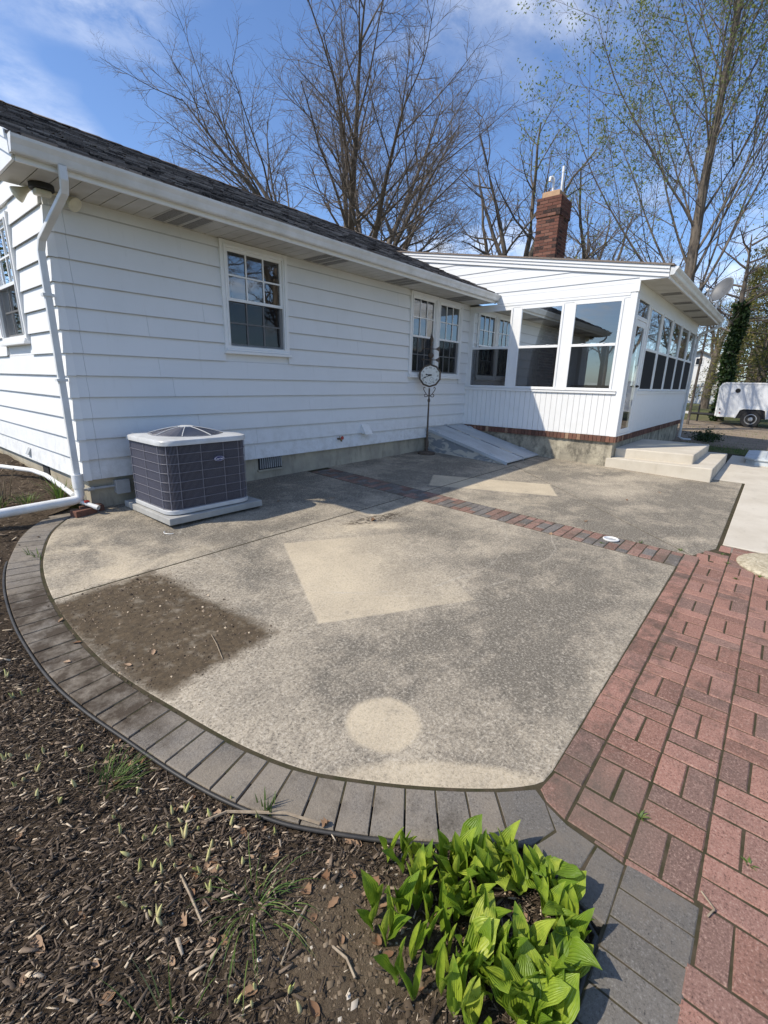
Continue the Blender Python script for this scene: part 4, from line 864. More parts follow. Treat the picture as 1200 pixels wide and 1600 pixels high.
def house_bits():
    # leader from the gutter down the corner
    b = MB(); W, H = 0.029, 0.022
    path = [(-0.02, -0.625, 2.570), (-0.02, -0.625, 2.48), (-0.01, -0.575, 2.41), (-0.075, -0.085, 2.14), (-0.082, -0.035, 2.05), (-0.082, -0.028, 0.06)]
    P = [Vector(p) for p in path]; prof = [(-1, -1), (1, -1), (1, 1), (-1, 1)]; V = []; F = []
    for k, p in enumerate(P):
        t = (P[min(k+1, len(P)-1)]-P[max(k-1, 0)]).normalized(); sx = Vector((1, 0, 0)); sx = (sx-t*sx.dot(t)).normalized(); sy = t.cross(sx)
        for (u, v) in prof: V.append(tuple(p+sx*u*W+sy*v*H))
    for k in range(len(P)-1):
        for j in range(4): F.append((k*4+j, k*4+(j+1) % 4, (k+1)*4+(j+1) % 4, (k+1)*4+j))
    b.v = V; b.f = F; d = b.build('downspout', 'gutter', house, bevel=0.008)
    for z in (1.70, 0.97):
        b = MB(); b.box(-0.128, -0.037, -0.064, 0.004, z-.012, z+.012); b.build('strap', 'gutter', d)
    # foundation vents
    v = MB(); v.box(2.07, 2.45, 0.014, 0.034, -0.165, 0.0); fv = v.build('foundation_vent', 'black', house)
    for k in range(11): b = MB(); b.box(2.085+k*0.034, 2.098+k*0.034, 0.004, 0.0139, -0.150, -0.012); b.build('louvre', 'grey_box', fv)
    b = MB(); b.box(2.05, 2.47, 0.002, 0.033, -0.19, -0.1655); b.build('vent_sill', 'foundation', fv)
    v = MB(); v.box(0.016, 0.034, 1.30, 1.52, -0.17, -0.02); v.build('foundation_vent', 'black', house)
    # dryer hood on the wall
    h = MB(); h.prism([(0.02, 0.20), (0.135, 0.185), (0.125, 0.20), (0.03, 0.345), (0.02, 0.345)], lambda n, z: (4.04, -n, z), lambda n, z: (4.215, -n, z)); o = h.build('vent_hood', 'pvc', None, bevel=0.004, loc=(4.13, -.03, .2)); tag(o, 'small white dryer vent hood low on the long wall', 'vent hood')
    h = MB(); h.prism([(0.02, 0.42), (0.06, 0.42), (0.02, 0.50)], lambda n, z: (-n, 1.75, z-.36), lambda n, z: (-n, 1.86, z-.36)); o = h.build('wall_hood', 'grey_box', None, loc=(-.03, 1.8, .1)); tag(o, 'tiny grey hood on the sunlit gable siding above the foundation', 'vent hood')
    # hose bib
    e = empty('hose_bib', (3.52, -0.03, 0.14), 'small brass hose tap with red wheel handle on the long wall', 'tap')
    b = MB(); b.tube([(3.52, 0, .15), (3.52, -.07, .15), (3.52, -.10, .12)], 0.014, 8); b.tube([(3.52, -.06, .15), (3.52, -.06, .19)], .007, 6); b.build('spout', 'brass', e, smooth=True)
    b = MB(); b.lathe([(0.012, 0), (0.030, 0), (0.030, .008), (0.012, .008)], (3.555, -.075, .165), 10, (Vector((0, 0, 1)), Vector((1, 0, 0)), Vector((0, -1, 0)))); b.build('wheel_handle', 'redvalve', e)
    # conduit and junction box at the corner
    e = empty('junction_box', (0.32, 0.0, -0.1), 'grey electrical junction box with conduit low on the foundation corner', 'junction box')
    b = MB(); b.box(0.255, 0.385, -0.05, 0.029, -0.175, -0.035); b.build('box', 'grey_box', e, bevel=0.008)
    b = MB(); b.box(0.25, 0.39, -0.058, -0.0505, -0.18, -0.030); b.build('cover', 'grey_box', e, bevel=0.004)
    b = MB(); b.tube([(0.255, 0.0, -0.095), (0.02, -0.005, -0.095), (-0.03, 0.01, -0.095), (-0.05, 0.06, -0.095)], 0.014, 8); b.lathe([(0.022, -.03), (0.022, .03)], (0.03, -.004, -.095), 10, (Vector((0, 1, 0)), Vector((0, 0, 1)), Vector((1, 0, 0)))); b.build('conduit', 'grey_box', e, smooth=R(40))
    # flood light under the corner of the eave
    e = empty('flood_light', (-0.04, -0.16, 2.53), 'cream twin flood light with motion sensor under the eave corner', 'flood light')
    b = MB(); b.lathe([(0.09, 2.50), (0.09, 2.539), (0.07, 2.539)], (-0.04, -0.16, 0), 20); b.build('base', 'black', e, smooth=R(40))
    b = MB(); b.box(-0.10, 0.02, -0.20, -0.12, 2.455, 2.499); b.build('sensor', 'lampglass', e, bevel=0.012)
    for (px, py, dx, dy) in ((-0.17, 0.0, -0.75, .2), (0.20, -0.12, 0.35, -0.7)):
        dr = Vector((dx, dy, -0.55)).normalized(); xx = dr.orthogonal().normalized(); fr = (xx, dr.cross(xx), dr)
        b = MB(); b.lathe([(0.018, -.13), (0.020, -.09), (0.028, -.06), (0.050, -.015), (0.062, 0.012), (0.060, .022), (0.035, .032), (0.004, .035)], (px, py, 2.47), 20, fr); b.tube([(-0.04, -.16, 2.49), tuple(Vector((px, py, 2.47))-dr*.12)], 0.012, 6); b.build('lamp', 'lampglass', e, smooth=R(50))
house_bits()
# ------------------------------------------------------------------ sunroom
X1 = 13.93
sun_r = empty('sunroom', (L_, -D_, G(L_, -D_)), 'white glazed sunroom addition with low roof beside the patio', 'sunroom')
zr = lambda y: 2.677+0.172*(y+3.497)                       # underside of the rake board
def pane_unit(m, a0, a1, zb, zt, zm, parent, fr=0.045, screen=False, solar=False, label=None):
    """two sash storm window: frame mesh with panes as children"""
    b = MB(); n0, n1 = -0.03, 0.018
    b.mbox(m, a0, a0+fr, n0, n1, zb, zt).mbox(m, a1-fr, a1, n0, n1, zb, zt).mbox(m, a0+fr, a1-fr, n0, n1-.001, zt-fr, zt).mbox(m, a0+fr, a1-fr, n0, n1-.001, zb, zb+fr*.8).mbox(m, a0+fr, a1-fr, n0, n1+.004, zm-.022, zm+.022)
    w = b.build('window', 'trim', parent, bevel=0.002)
    if label: w['label'] = label
    for (lo, hi, nn) in ((zm+.022, zt-fr, 0.0), (zb+fr*.8, zm-.022, -0.012)):
        t = random.uniform(-.0012, .0012); b = MB(); b.quad(m(a0+fr, nn+t, lo), m(a1-fr, nn-t, lo), m(a1-fr, nn-t, hi), m(a0+fr, nn+t, hi)); b.build('pane', 'glass', w, recalc=False)
    b = MB(); b.quad(m(a0+fr, 0.008, zb+fr*.8), m(a1-fr, 0.008, zb+fr*.8), m(a1-fr, 0.008, zm-.022), m(a0+fr, 0.008, zm-.022)); b.build('insect_screen', 'dark_screen' if solar else 'screen', w, recalc=False)
    for q in ((0.28, 0.72) if not solar else (0.5,)):
        b = MB(); a = a0+(a1-a0)*q; b.mbox(m, a-.02, a+.02, n1, n1+.012, zm+.022, zm+.030); b.build('latch', 'trim', w)
    return w
def build_sunroom():
    random.seed(21)
    # foundations
    b = MB(); b.box(L_+.03, L_+.2, -D_+.03, -0.001, -0.9, 0.075).box(L_+.2, X1, -D_+.03, -D_+.2, -0.9, 0.075); b.build('foundation', 'foundation2', sun_r)
    # rowlock bricks
    me = paver_mesh(0.064, 0.12, 'rowlock', 0.10, 0.004); me.name = 'rowlock_brick'
    y = -0.035
    while y > -D_+0.02: inst('rowlock_brick', me, sun_r, (L_+.045+random.uniform(-.003, .003), y, 0.1785), (0, 0, math.pi/2)); y -= 0.0715
    x = L_+0.03
    while x < X1: inst('rowlock_brick', me, sun_r, (x, -D_+.045+random.uniform(-.003, .003), 0.1785)); x += 0.0715
    b = MB(); b.box(L_+.01, L_+.1, -D_+.012, -.002, 0.076, 0.172).box(L_+.1, X1, -D_+.012, -D_+.1, 0.076, 0.172); b.build('mortar_bed', 'mortar', sun_r)
    # bead boards under the windows
    y = -0.006
    while y > -D_+0.07:
        y1 = max(y-0.104, -D_+0.06); b = MB(); b.mbox(mW2, y1+.0022, y-.0022, -0.02, 0.0, 0.183, 0.90); b.build('bead_board', 'trim', sun_r, bevel=0.003); y -= 0.104
    x = 8.25
    while x < X1-.06:
        x1 = min(x+0.104, X1-.05); b = MB(); b.mbox(mW3, x+.0022, x1-.0022, -0.02, 0.0, 0.183, 0.90); b.build('bead_board', 'trim', sun_r, bevel=0.003); x += 0.104
    b = MB(); b.mbox(mW2, -D_+.06, -.004, -0.05, -0.0205, 0.18, 0.91); b.mbox(mW3, 8.2, X1-.05, -0.05, -0.0205, 0.18, 0.91); b.build('wall', 'trim', sun_r)
    # corner post, sill rails and headers
    b = MB(); b.box(L_-.012, L_+.075, -D_-.012, -D_+.095, 0.18, 2.508); b.build('corner_post', 'trim', sun_r, bevel=0.004); b = MB(); b.box(X1-.08, X1+.01, -D_-.01, -D_+.06, 0.18, 2.508); b.build('corner_post', 'trim', sun_r, bevel=0.004)
    b = MB(); b.mbox(mW2, -D_+.096, -.003, -0.05, 0.028, 0.902, 0.945).mbox(mW2, -D_+.096, -.003, -0.05, 0.040, 0.946, 0.962); b.build('sill', 'trim', sun_r, bevel=0.004)
    b = MB(); b.mbox(mW3, 8.2, X1-.081, -0.05, 0.028, 0.902, 0.945).mbox(mW3, 8.2, X1-.081, -0.05, 0.040, 0.946, 0.962); b.build('sill', 'trim', sun_r, bevel=0.004)
    b = MB(); b.mbox(mW2, -D_+.096, -.003, -0.05, 0.010, 2.43, 2.508).mbox(mW2, -D_+.096, -.003, .010, 0.017, 2.465, 2.509); b.build('header', 'trim', sun_r, bevel=0.003)
    b = MB(); b.mbox(mW3, L_+.076, X1-.081, -0.05, 0.010, 2.43, 2.508).box(L_+.01, X1, -D_+.001, -D_+.06, 2.511, 2.70); b.build('header', 'trim', sun_r, bevel=0.003)
    # side windows
    labs = ['sunroom side window nearest the house wall', 'middle sunroom side window facing the patio', 'sunroom side window nearest the corner, mirroring the eave']
    posts = [(-0.095, -0.003), (-1.10, -0.955), (-2.095, -1.925), (-D_+.096, -2.905)]
    for p in posts: b = MB(); b.mbox(mW2, p[0], p[1], -0.05, 0.006, 0.963, 2.429); b.build('mullion', 'trim', sun_r, bevel=0.003)
    for k in range(3): pane_unit(mW2, posts[k+1][1], posts[k][0], 0.965, 2.428, 1.715, sun_r, 0.038, label=labs[k])
    # front windows and door
    xs = [8.30+(X1-.081-8.30)*k/5 for k in range(6)]
    for k in range(5):
        b = MB(); b.mbox(mW3, xs[k]-.045, xs[k]+.045, -0.05, 0.006, 0.963, 2.429); b.build('mullion', 'trim', sun_r, bevel=0.003)
        pane_unit(mW3, xs[k]+.046, xs[k+1]-.046, 0.965, 2.428, 1.70, sun_r, 0.04, solar=True, label='%s of five front windows with black lower screens counted from the door' % ('first', 'second', 'third', 'fourth', 'last')[k])
    d0, d1 = L_+.085, 8.16
    b = MB(); b.mbox(mW3, d0, d0+.05, -0.06, 0.02, 0.183, 2.425).mbox(mW3, d1, d1+.09, -0.06, 0.02, 0.183, 2.425).mbox(mW3, d0+.05, d1, -0.06, 0.018, 2.12, 2.18).mbox(mW3, d0+.05, d1, -.06, .018, .183, .215); dr = b.build('door', 'trim', sun_r, bevel=0.003); dr['label'] = 'narrow full glass storm door at the sunroom corner'
    b = MB(); b.mbox(mW3, d0+.055, d0+.15, -0.02, 0.012, 0.22, 2.115).mbox(mW3, d1-.10, d1-.005, -0.02, 0.012, 0.22, 2.115).mbox(mW3, d0+.15, d1-.10, -0.02, 0.011, 2.02, 2.115).mbox(mW3, d0+.15, d1-.10, -0.02, 0.011, 0.22, 0.30); b.build('leaf_frame', 'trim', dr, bevel=0.003)
    b = MB(); b.quad(*[mW3(a, 0.0, z) for a, z in ((d0+.15, .30), (d1-.10, .30), (d1-.10, 2.02), (d0+.15, 2.02))]); b.build('pane', 'glass', dr, recalc=False)
    b = MB(); b.quad(*[mW3(a, 0.0, z) for a, z in ((d0+.05, 2.18), (d1, 2.18), (d1, 2.425), (d0+.05, 2.425))]); b.build('transom_pane', 'glass', dr, recalc=False)
    b = MB(); b.mbox(mW3, d1-.075, d1-.035, 0.012, 0.05, 1.02, 1.06).mbox(mW3, d1-.15, d1-.035, 0.05, 0.062, 1.03, 1.05); b.build('handle', 'black', dr)
    # gable boards above the header
    for k in range(6):
        z0 = 2.512+k*E_; P = [(-D_+.002, z0), (1.9, z0), (1.9, z0+E_), (-D_+.002, z0+E_)]
        P = clip_half(P, lambda p: zr(p[0])+.02-p[1]); P = clip_half(P, lambda p: p[1]-(roof_z(p[0])-.25) if p[0] > -.6 else 1)
        if len(P) < 3: continue
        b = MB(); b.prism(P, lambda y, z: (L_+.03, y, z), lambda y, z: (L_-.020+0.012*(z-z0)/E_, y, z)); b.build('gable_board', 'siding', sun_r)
    b = MB(); b.box(L_-.024, L_+.03, -D_-.024, -D_+.03, 2.512, 2.668); b.build('corner_trim', 'trim', sun_r)
    # rake boards, roof, soffit, gutter on the low side
    for (d0_, d1_, x0, x1) in ((0.0, 0.155, -.040, -.021), (0.062, 0.155, -.058, -.0405), (0.110, 0.157, -.074, -.0585)):
        b = MB(); b.prism([(-3.50, zr(-3.5)+d0_), (1.75, zr(1.75)+d0_), (1.75, zr(1.75)+d1_), (-3.50, zr(-3.5)+d1_)], lambda y, z: (L_+x0, y, z), lambda y, z: (L_+x1, y, z)); b.build('rake_board', 'trim', sun_r, bevel=0.003)
    b = MB(); b.prism([(-3.555, zr(-3.555)+.157), (2.2, zr(2.2)+.157), (2.2, zr(2.2)+.182), (-3.555, zr(-3.555)+.182)], lambda y, z: (L_-.09, y, z), lambda y, z: (X1+.35, y, z)); b.build('roof', 'shingle', sun_r)
    x = L_-.02; i = 0
    while x < X1+.25:
        v = i in (9, 10, 17, 18, 25, 26, 33, 34); b = MB(); b.box(x+.003, x+.147, -3.49, -D_-.002, 2.668, 2.678); b.build('soffit_panel', 'soffit', sun_r)
        if v: b = MB(); b.box(x+.015, x+.135, -3.45, -D_-.05, 2.6645, 2.668); b.build('soffit_vent', 'vent', sun_r)
        x += 0.15; i += 1
    b = MB(); b.prism([(-3.50, 2.672), (-D_, 2.672), (-D_, zr(-D_)+.02), (-3.50, zr(-3.5)+.02)], lambda y, z: (L_-.020, y, z), lambda y, z: (L_-.004, y, z)); b.build('eave_return', 'trim', sun_r)
    b = MB(); b.box(L_-.02, X1+.3, -3.512, -3.491, 2.655, 2.83); b.build('fascia', 'trim', sun_r)
    prof = [(-3.513, 2.700), (-3.560, 2.700), (-3.572, 2.712), (-3.585, 2.750), (-3.612, 2.785), (-3.618, 2.806), (-3.610, 2.808), (-3.602, 2.788), (-3.576, 2.752), (-3.562, 2.712), (-3.52, 2.708), (-3.517, 2.81), (-3.513, 2.81)]
    b = MB(); b.prism(prof, lambda y, z: (L_-.06, y, z), lambda y, z: (X1+.33, y, z)); g = b.build('gutter', 'gutter', sun_r)
    b = MB(); b.prism([(-3.513, 2.697), (-3.562, 2.697), (-3.575, 2.712), (-3.588, 2.750), (-3.615, 2.785), (-3.621, 2.81), (-3.513, 2.81)], lambda y, z: (L_-.064, y, z), lambda y, z: (L_-.059, y, z)); b.build('end_cap', 'gutter', g)
    b = MB(); xx = X1+.14; b.tube([(xx, -3.56, 2.70), (xx, -3.56, 2.62), (xx-.1, -3.16, 2.42), (xx-.12, -3.13, 2.30), (xx-.12, -3.13, -0.30), (xx-.06, -3.22, -0.36), (xx+.10, -3.38, -0.38)], 0.036, 8); b.build('downspout', 'gutter', sun_r, smooth=R(40))
    # inside: floor, ceiling, far walls, the old outside wall with its door and the chimney breast
    b = MB(); b.box(L_+.06, X1-.02, -D_+.07, -.13, 0.10, 0.12); b.build('floor', 'room_floor', sun_r)
    b = MB(); b.box(L_+.06, X1-.02, -D_+.07, -.03, 2.46, 2.49); b.build('ceiling', 'interior', sun_r)
    b = MB(); b.box(X1-.06, X1, -D_+.07, -.03, .1, 1.0).box(X1-.06, X1, -D_+.07, -.03, 2.3, 2.46); b.build('wall', 'interior', sun_r)
    for y in (-2.4, -1.6, -0.8, -0.1): b = MB(); b.box(X1-.06, X1, y-.06, y+.06, 1.0, 2.3); b.build('mullion', 'trim', sun_r)
    for k in range(11):
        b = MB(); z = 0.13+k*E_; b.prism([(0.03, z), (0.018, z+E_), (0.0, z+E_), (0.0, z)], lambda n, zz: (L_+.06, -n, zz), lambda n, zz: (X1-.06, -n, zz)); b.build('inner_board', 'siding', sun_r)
    b = MB(); b.box(7.72, 8.52, -0.055, -0.032, 0.13, 2.22); idr = b.build('inner_door', 'trim', sun_r); b = MB(); b.box(7.86, 8.38, -0.062, -0.0555, 1.05, 2.05); b.build('pane', 'darkpane', idr)
    b = MB(); b.box(10.25, 11.7, -0.30, -0.032, 0.12, 2.46); br = b.build('chimney_breast', 'mortar', sun_r)
    bm_ = paver_mesh(0.20, 0.012, 'rowlock', 0.058, 0.002); bm_.name = 'brick'
    for r in range(34):
        for c in range(7):
            x = 10.35+c*0.212+(0.106 if r % 2 else 0)
            if x < 11.68: inst('brick', bm_, br, (x, -0.305, 0.19+r*0.068))
build_sunroom()

def sofa():
    e = empty('sofa', (10.2, -2.3, 0.12), 'dark upholstered sofa seen dimly through the sunroom glass', 'sofa')
    b = MB(); b.box(9.6, 10.4, -2.85, -1.15, .20, .52); b.build('seat', 'curtain', e, bevel=.05)
    b = MB(); b.box(10.28, 10.5, -2.85, -1.15, .5, 1.05); b.build('backrest', 'curtain', e, bevel=.05)
    for y in (-2.95, -1.25): b = MB(); b.box(9.6, 10.45, y, y+.2, .2, .72); b.build('armrest', 'curtain', e, bevel=.04)
    for x in (9.68, 10.38):
        for y in (-2.8, -1.2): b = MB(); b.box(x-.03, x+.03, y-.03, y+.03, .12, .21); b.build('leg', 'black', e)
sofa()

# ------------------------------------------------------------------ chimney
def chimney():
    x0, x1, y0, y1, zb, zt = 10.28, 10.90, -0.42, 0.12, 3.1, 5.24
    e = empty('chimney', (10.6, -.15, 3.2), 'red brick chimney with corbelled top rising above the sunroom roof', 'chimney')
    b = MB(); b.box(x0+.012, x1-.012, y0+.012, y1-.012, zb, zt).box(x0-.008, x1+.008, y0-.008, y1+.008, zt-.37, zt-.002); b.build('core', 'mortar', e)
    bl = paver_mesh(0.196, 0.10, 'brick', 0.057, 0.003); bl.name = 'brick'; random.seed(4)
    h = 0.068; n = int((zt-zb)/h)
    for r in range(n):
        z = zt-r*h; o = 0.022 if 1 <= r <= 5 else 0.0
        if r in (0,): o = 0.022
        a0, a1, c0, c1 = x0-o, x1+o, y0-o, y1+o; off = 0.5 if r % 2 else 0.0
        # faces looking to -X and +X (run along y), to -Y and +Y (run along x)
        for (fx, s) in ((a0+.05, 1), (a1-.05, 1)):
            y = c0+(0.1 if r % 2 else 0); k = 0
            ys = []
            if r % 2: ys.append((c0, c0+.096)); y = c0+.104
            else: y = c0
            while y < c1-.03: ys.append((y, min(y+.196, c1))); y += .205
            for (p, q) in ys: inst('brick', bl, e, (fx, (p+q)/2, z), (0, 0, math.pi/2), ((q-p)/.196, 1, 1))
        for fy in (c0+.05, c1-.05):
            x = a0+.104 if not r % 2 else a0+.004
            while x < a1-.12: q = min(x+.196, a1-.104); inst('brick', bl, e, ((x+q)/2, fy, z), (0, 0, 0), (max(.2, (q-x)/.196), .998, 1)); x += .205
    b = MB(); b.box(x0+.05, x1-.1, y0+.06, y1-.06, zt-.02, zt+.13); b.build('flue', 'clay', e, bevel=.01)
    b = MB(); b.box(x0+.07, x1-.12, y0+.08, y1-.08, zt+.1305, zt+.142); b.build('cap_plate', 'clay', e)
    for (dx, dy, hh) in ((0.20, 0.30, 0.22), (0.27, 0.12, 0.42)):
        b = MB(); X, Y, Z = x0+dx, y0+dy, zt+.15; b.tube([(X, Y, Z-.02), (X, Y, Z+hh)], 0.026, 10); b.build('vent_pipe', 'pvc', e, smooth=R(50))
        b = MB()
        if hh < .3: b.tube([(X, Y, Z+hh-.02), (X, Y, Z+hh+.05), (X-.03, Y+.03, Z+hh+.09), (X-.08, Y+.05, Z+hh+.07), (X-.09, Y+.055, Z+hh-.01)], 0.034, 10)
        else: b.tube([(X, Y, Z+hh-.03), (X, Y, Z+hh+.05), (X, Y, Z+hh+.09)], 0.033, 10)
        b.build('elbow', 'pvc', e, smooth=R(50))
chimney()

# ------------------------------------------------------------------ concrete steps and cellar bulkhead
def steps():
    e = empty('concrete_steps', (8.4, -3.8, G(8.4, -3.8)), 'two pale concrete steps in front of the sunroom door', 'steps')
    b = MB(); b.prism([(7.27, -2.98), (7.30, -4.57), (9.75, -4.57), (9.75, -D_+.02), (7.30, -D_+.02)], lambda x, y: (x, y, -0.55), lambda x, y: (x, y, -0.19)); b.build('lower_step', 'newconc', e, bevel=0.018)
    b = MB(); b.prism([(7.50, -D_+.025), (7.57, -4.26), (9.60, -4.26), (9.60, -D_+.025)], lambda x, y: (x, y, -0.30), lambda x, y: (x, y, -0.03)); b.build('upper_step', 'newconc', e, bevel=0.018)
steps()
def bulkhead():
    e = empty('cellar_bulkhead', (6.6, -.9, G(6.6, -.9)), 'sloping grey steel cellar bulkhead in the corner by the sunroom', 'cellar door')
    xa, xm, xb = 5.90, 6.58, 7.255; yt, yb = -0.025, -1.72; zt, zb = 0.185, G(6.5, -1.72)+.05
    zl = lambda y: zt+(zb-zt)*(y-yt)/(yb-yt)
    b = MB(); b.prism([(yt, G(6, 0)-.1), (yt, zt-.03), (yb, zb-.03), (yb, G(6, yb)-.1)], lambda y, z: (xa, y, z), lambda y, z: (xa+.05, y, z)); b.build('side_panel', 'peel', e, bevel=.004)
    b = MB(); b.prism([(yt, G(6, 0)-.1), (yt, zt-.03), (yb, zb-.03), (yb, G(6, yb)-.1)], lambda y, z: (xb-.05, y, z), lambda y, z: (xb, y, z)); b.build('side_panel', 'peel', e)
    for (p, q, l) in ((xa-.02, xm-.006, 'left'), (xm+.006, xb, 'right')):
        b = MB(); b.prism([(yt, zt-.022), (yt, zt), (yb-.04, zb-.005), (yb-.04, zb-.030)], lambda y, z: (p, y, z), lambda y, z: (q, y, z)); d = b.build('door_leaf', 'steel', e, bevel=.004)
        b = MB(); b.prism([(yt, zt-.05), (yt, zt-.0225), (yb-.04, zb-.0305), (yb-.04, zb-.06)], lambda y, z: (p-.002, y, z), lambda y, z: (p+.012, y, z)); b.build('leaf_edge', 'steel', d)
        for yy in (-.25, -1.45): b = MB(); xx = p+.05 if l == 'left' else q-.05; b.tube([(xx, yy-.05, zl(yy-.05)+.012), (xx, yy+.05, zl(yy+.05)+.012)], 0.012, 8); b.build('hinge', 'steel', d)
    b = MB(); b.prism([(yt, zt+.0), (yt, zt+.012), (yb-.03, zb+.008), (yb-.03, zb-.004)], lambda y, z: (xm-.022, y, z), lambda y, z: (xm+.014, y, z)); b.build('cover_strip', 'peel', e)
    b = MB(); b.box(xm-.05, xm+.03, yt-.02, yt+.02, zt+.005, zt+.035); b.build('hinge_stop', 'steel', e)
bulkhead()
# ------------------------------------------------------------------ air conditioner on its pad
def air_conditioner():
    gz0 = G(.8, -.6)
    b = MB(); b.prism([(0.30, -0.08), (0.30, -1.09), (1.33, -1.08), (1.33, -0.08)], lambda x, y: (x, y, gz0+.012), lambda x, y: (x, y, gz0+.078)); o = b.build('equipment_pad', 'pad', bevel=.008, loc=(.8, -.6, gz0)); tag(o, 'thin grey concrete pad under the air conditioner', 'pad')
    e = empty('air_conditioner', (.79, -.6, gz0+.08), 'dark louvred outdoor air conditioner with grey domed top', 'air conditioner')
    x0, x1, y0, y1, r = 0.335, 1.235, -1.035, -0.18, 0.13; zb, zt = gz0+.13, 0.425
    b = MB(); b.prism(rrect(x0+.03, x1-.03, y0+.03, y1-.03, r-.03), lambda x, y: (x, y, zb), lambda x, y: (x, y, zt)); b.build('coil', 'ac_core', e, smooth=R(40))
    b = MB(); b.prism(rrect(x0-.004, x1+.004, y0-.004, y1+.004, r), lambda x, y: (x, y, gz0+.085), lambda x, y: (x, y, gz0+.128)); b.build('base_pan', 'ac_top', e, smooth=R(40), bevel=.006)
    # guard: fine upright wires (one part), horizontal bars and upright ribs singly
    P = rrect(x0+.012, x1-.012, y0+.012, y1-.012, r-.012, 10); P3 = resample([Vector((x, y, 0)) for x, y in P+[P[0]]], 0.0115); b = MB()
    for p in P3: b.tube([(p.x, p.y, zb), (p.x, p.y, zt)], 0.0022, 3, False)
    b.build('wire_guard', 'ac_wire', e, kind='stuff', recalc=False)
    ring = rrect(x0+.004, x1-.004, y0+.004, y1-.004, r-.004, 10)
    for k in range(8):
        z = zb+.004+(zt-zb-.012)*k/7; b = MB(); b.tube([(x, y, z) for x, y in ring+[ring[0]]], 0.0026, 5, False); b.build('guard_bar', 'ac_bar', e, smooth=True)
    RP = [(x0+.13, y0), (x0+.36, y0), (x0+.60, y0), (x1-.13, y0), (x0, y0+.13), (x0, y0+.42), (x0, y1-.13), (x1, y0+.13), (x1, y1-.3), (x0+.038, y0+.038), (x1-.038, y0+.038), (x0+.038, y1-.038)]
    for (x, y) in RP:
        b = MB(); dx = .004 if x < x0+.01 else (-.004 if x > x1-.01 else 0); dy = .004 if y < y0+.01 else 0; b.tube([(x+dx, y+dy, zb-.003), (x+dx, y+dy, zt)], 0.0032, 6); b.build('guard_rib', 'ac_bar', e)
    # top
    b = MB(); pr = rrect(x0-.012, x1+.012, y0-.012, y1+.012, r+.01, 8); pi = rrect(x0+.035, x1-.035, y0+.035, y1-.035, r-.02, 8); n = len(pr)
    cx, cy = (x0+x1)/2, (y0+y1)/2; rad = 0.355
    circ = []
    for (x, y) in pi: a = math.atan2(y-cy, x-cx); circ.append((cx+rad*math.cos(a), cy+rad*math.sin(a)))
    levels = [[(x, y, zt-.012) for x, y in pr], [(x, y, zt+.022) for x, y in pr], [(cx+(x-cx)*.985, cy+(y-cy)*.985, zt+.034) for x, y in pr], [(x, y, zt+.046) for x, y in pi], [(x, y, zt+.050) for x, y in circ], [(cx+(x-cx)*.97, cy+(y-cy)*.97, zt+.035) for x, y in circ]]
    for lv in levels: b.v += lv
    for k in range(len(levels)-1):
        for j in range(n): b.f.append((k*n+j, k*n+(j+1) % n, (k+1)*n+(j+1) % n, (k+1)*n+j))
    b.build('top_cover', 'ac_top', e, smooth=R(35))
    b = MB(); zg = lambda q: zt+.05+0.068*(1-q**1.6)
    for k in range(22):
        q = 0.20+0.80*k/21; b.tube([(cx+rad*q*math.cos(a), cy+rad*q*math.sin(a), zg(q)) for a in [2*math.pi*i/30 for i in range(31)]], 0.0028, 3, False)
    b.build('fan_guard', 'ac_bar', e, kind='stuff', recalc=False)
    for k in range(8): a = math.pi*2*k/8+.2; b = MB(); b.tube([(cx+rad*q*math.cos(a), cy+rad*q*math.sin(a), zg(q)+.003) for q in (0.18, .4, .6, .8, 1.0)], 0.005, 5); b.build('guard_spoke', 'ac_top', e)
    b = MB(); b.lathe([(0.075, -.004), (0.075, .006), (0.05, .012), (.01, .014)], (cx, cy, zg(.2)), 20); b.build('hub_cap', 'ac_top', e, smooth=R(40))
    b = MB(); b.lathe([(0.33, 0), (0.33, .004)], (cx, cy, zt-.06), 24); b.build('fan_well', 'ac_core', e)
    for k in range(3): a = 2*math.pi*k/3; b = MB(); b.quad(*[(cx+math.cos(a+t)*q, cy+math.sin(a+t)*q, zt-.03+h) for q, t, h in ((.06, -.1, 0), (.30, -.25, -.02), (.30, .35, .02), (.06, .4, .01))]); b.build('fan_blade', 'grey_box', e)
    # oval badge with lettering on the front
    bx, bz = 0.875, 0.252
    b = MB(); b.lathe([(1, 0), (1, 1), (.94, 1.5)], (0, 0, 0), 28); b.v = [(bx+u*0.058, y0-.006-v2*.004, bz+w*0.026) for (u, w, v2) in b.v]; bd = b.build('badge', 'badge', e)
    b = MB()
    for k in range(32): a0 = 2*math.pi*k/32; a1 = 2*math.pi*(k+1)/32; b.quad(*[(bx+.058*s*math.cos(a), y0-.0125, bz+.026*s*math.sin(a)) for a, s in ((a0, .86), (a1, .86), (a1, .92), (a0, .92))])
    b.build('badge_rim', 'white_ink', bd, recalc=False)
    me = text_mesh('Carrier', 0.030, 'lettering', .0006); me.materials.append(MATS['white_ink']); inst('lettering', me, bd, (bx, y0-.0135, bz), (math.pi/2, 0, 0))
    # bit of white line lying by the pad
    b = MB(); px, py = .26, -1.16; b.tube([(px+.05*math.cos(a), py+.03*math.sin(a)*2, G(px, py)+.006) for a in [2.0+.35*k for k in range(9)]], 0.003, 5); o = b.build('white_wire', 'pvc', loc=(px, py, G(px, py))); tag(o, 'short loop of white wire on the concrete before the pad', 'wire')
air_conditioner()

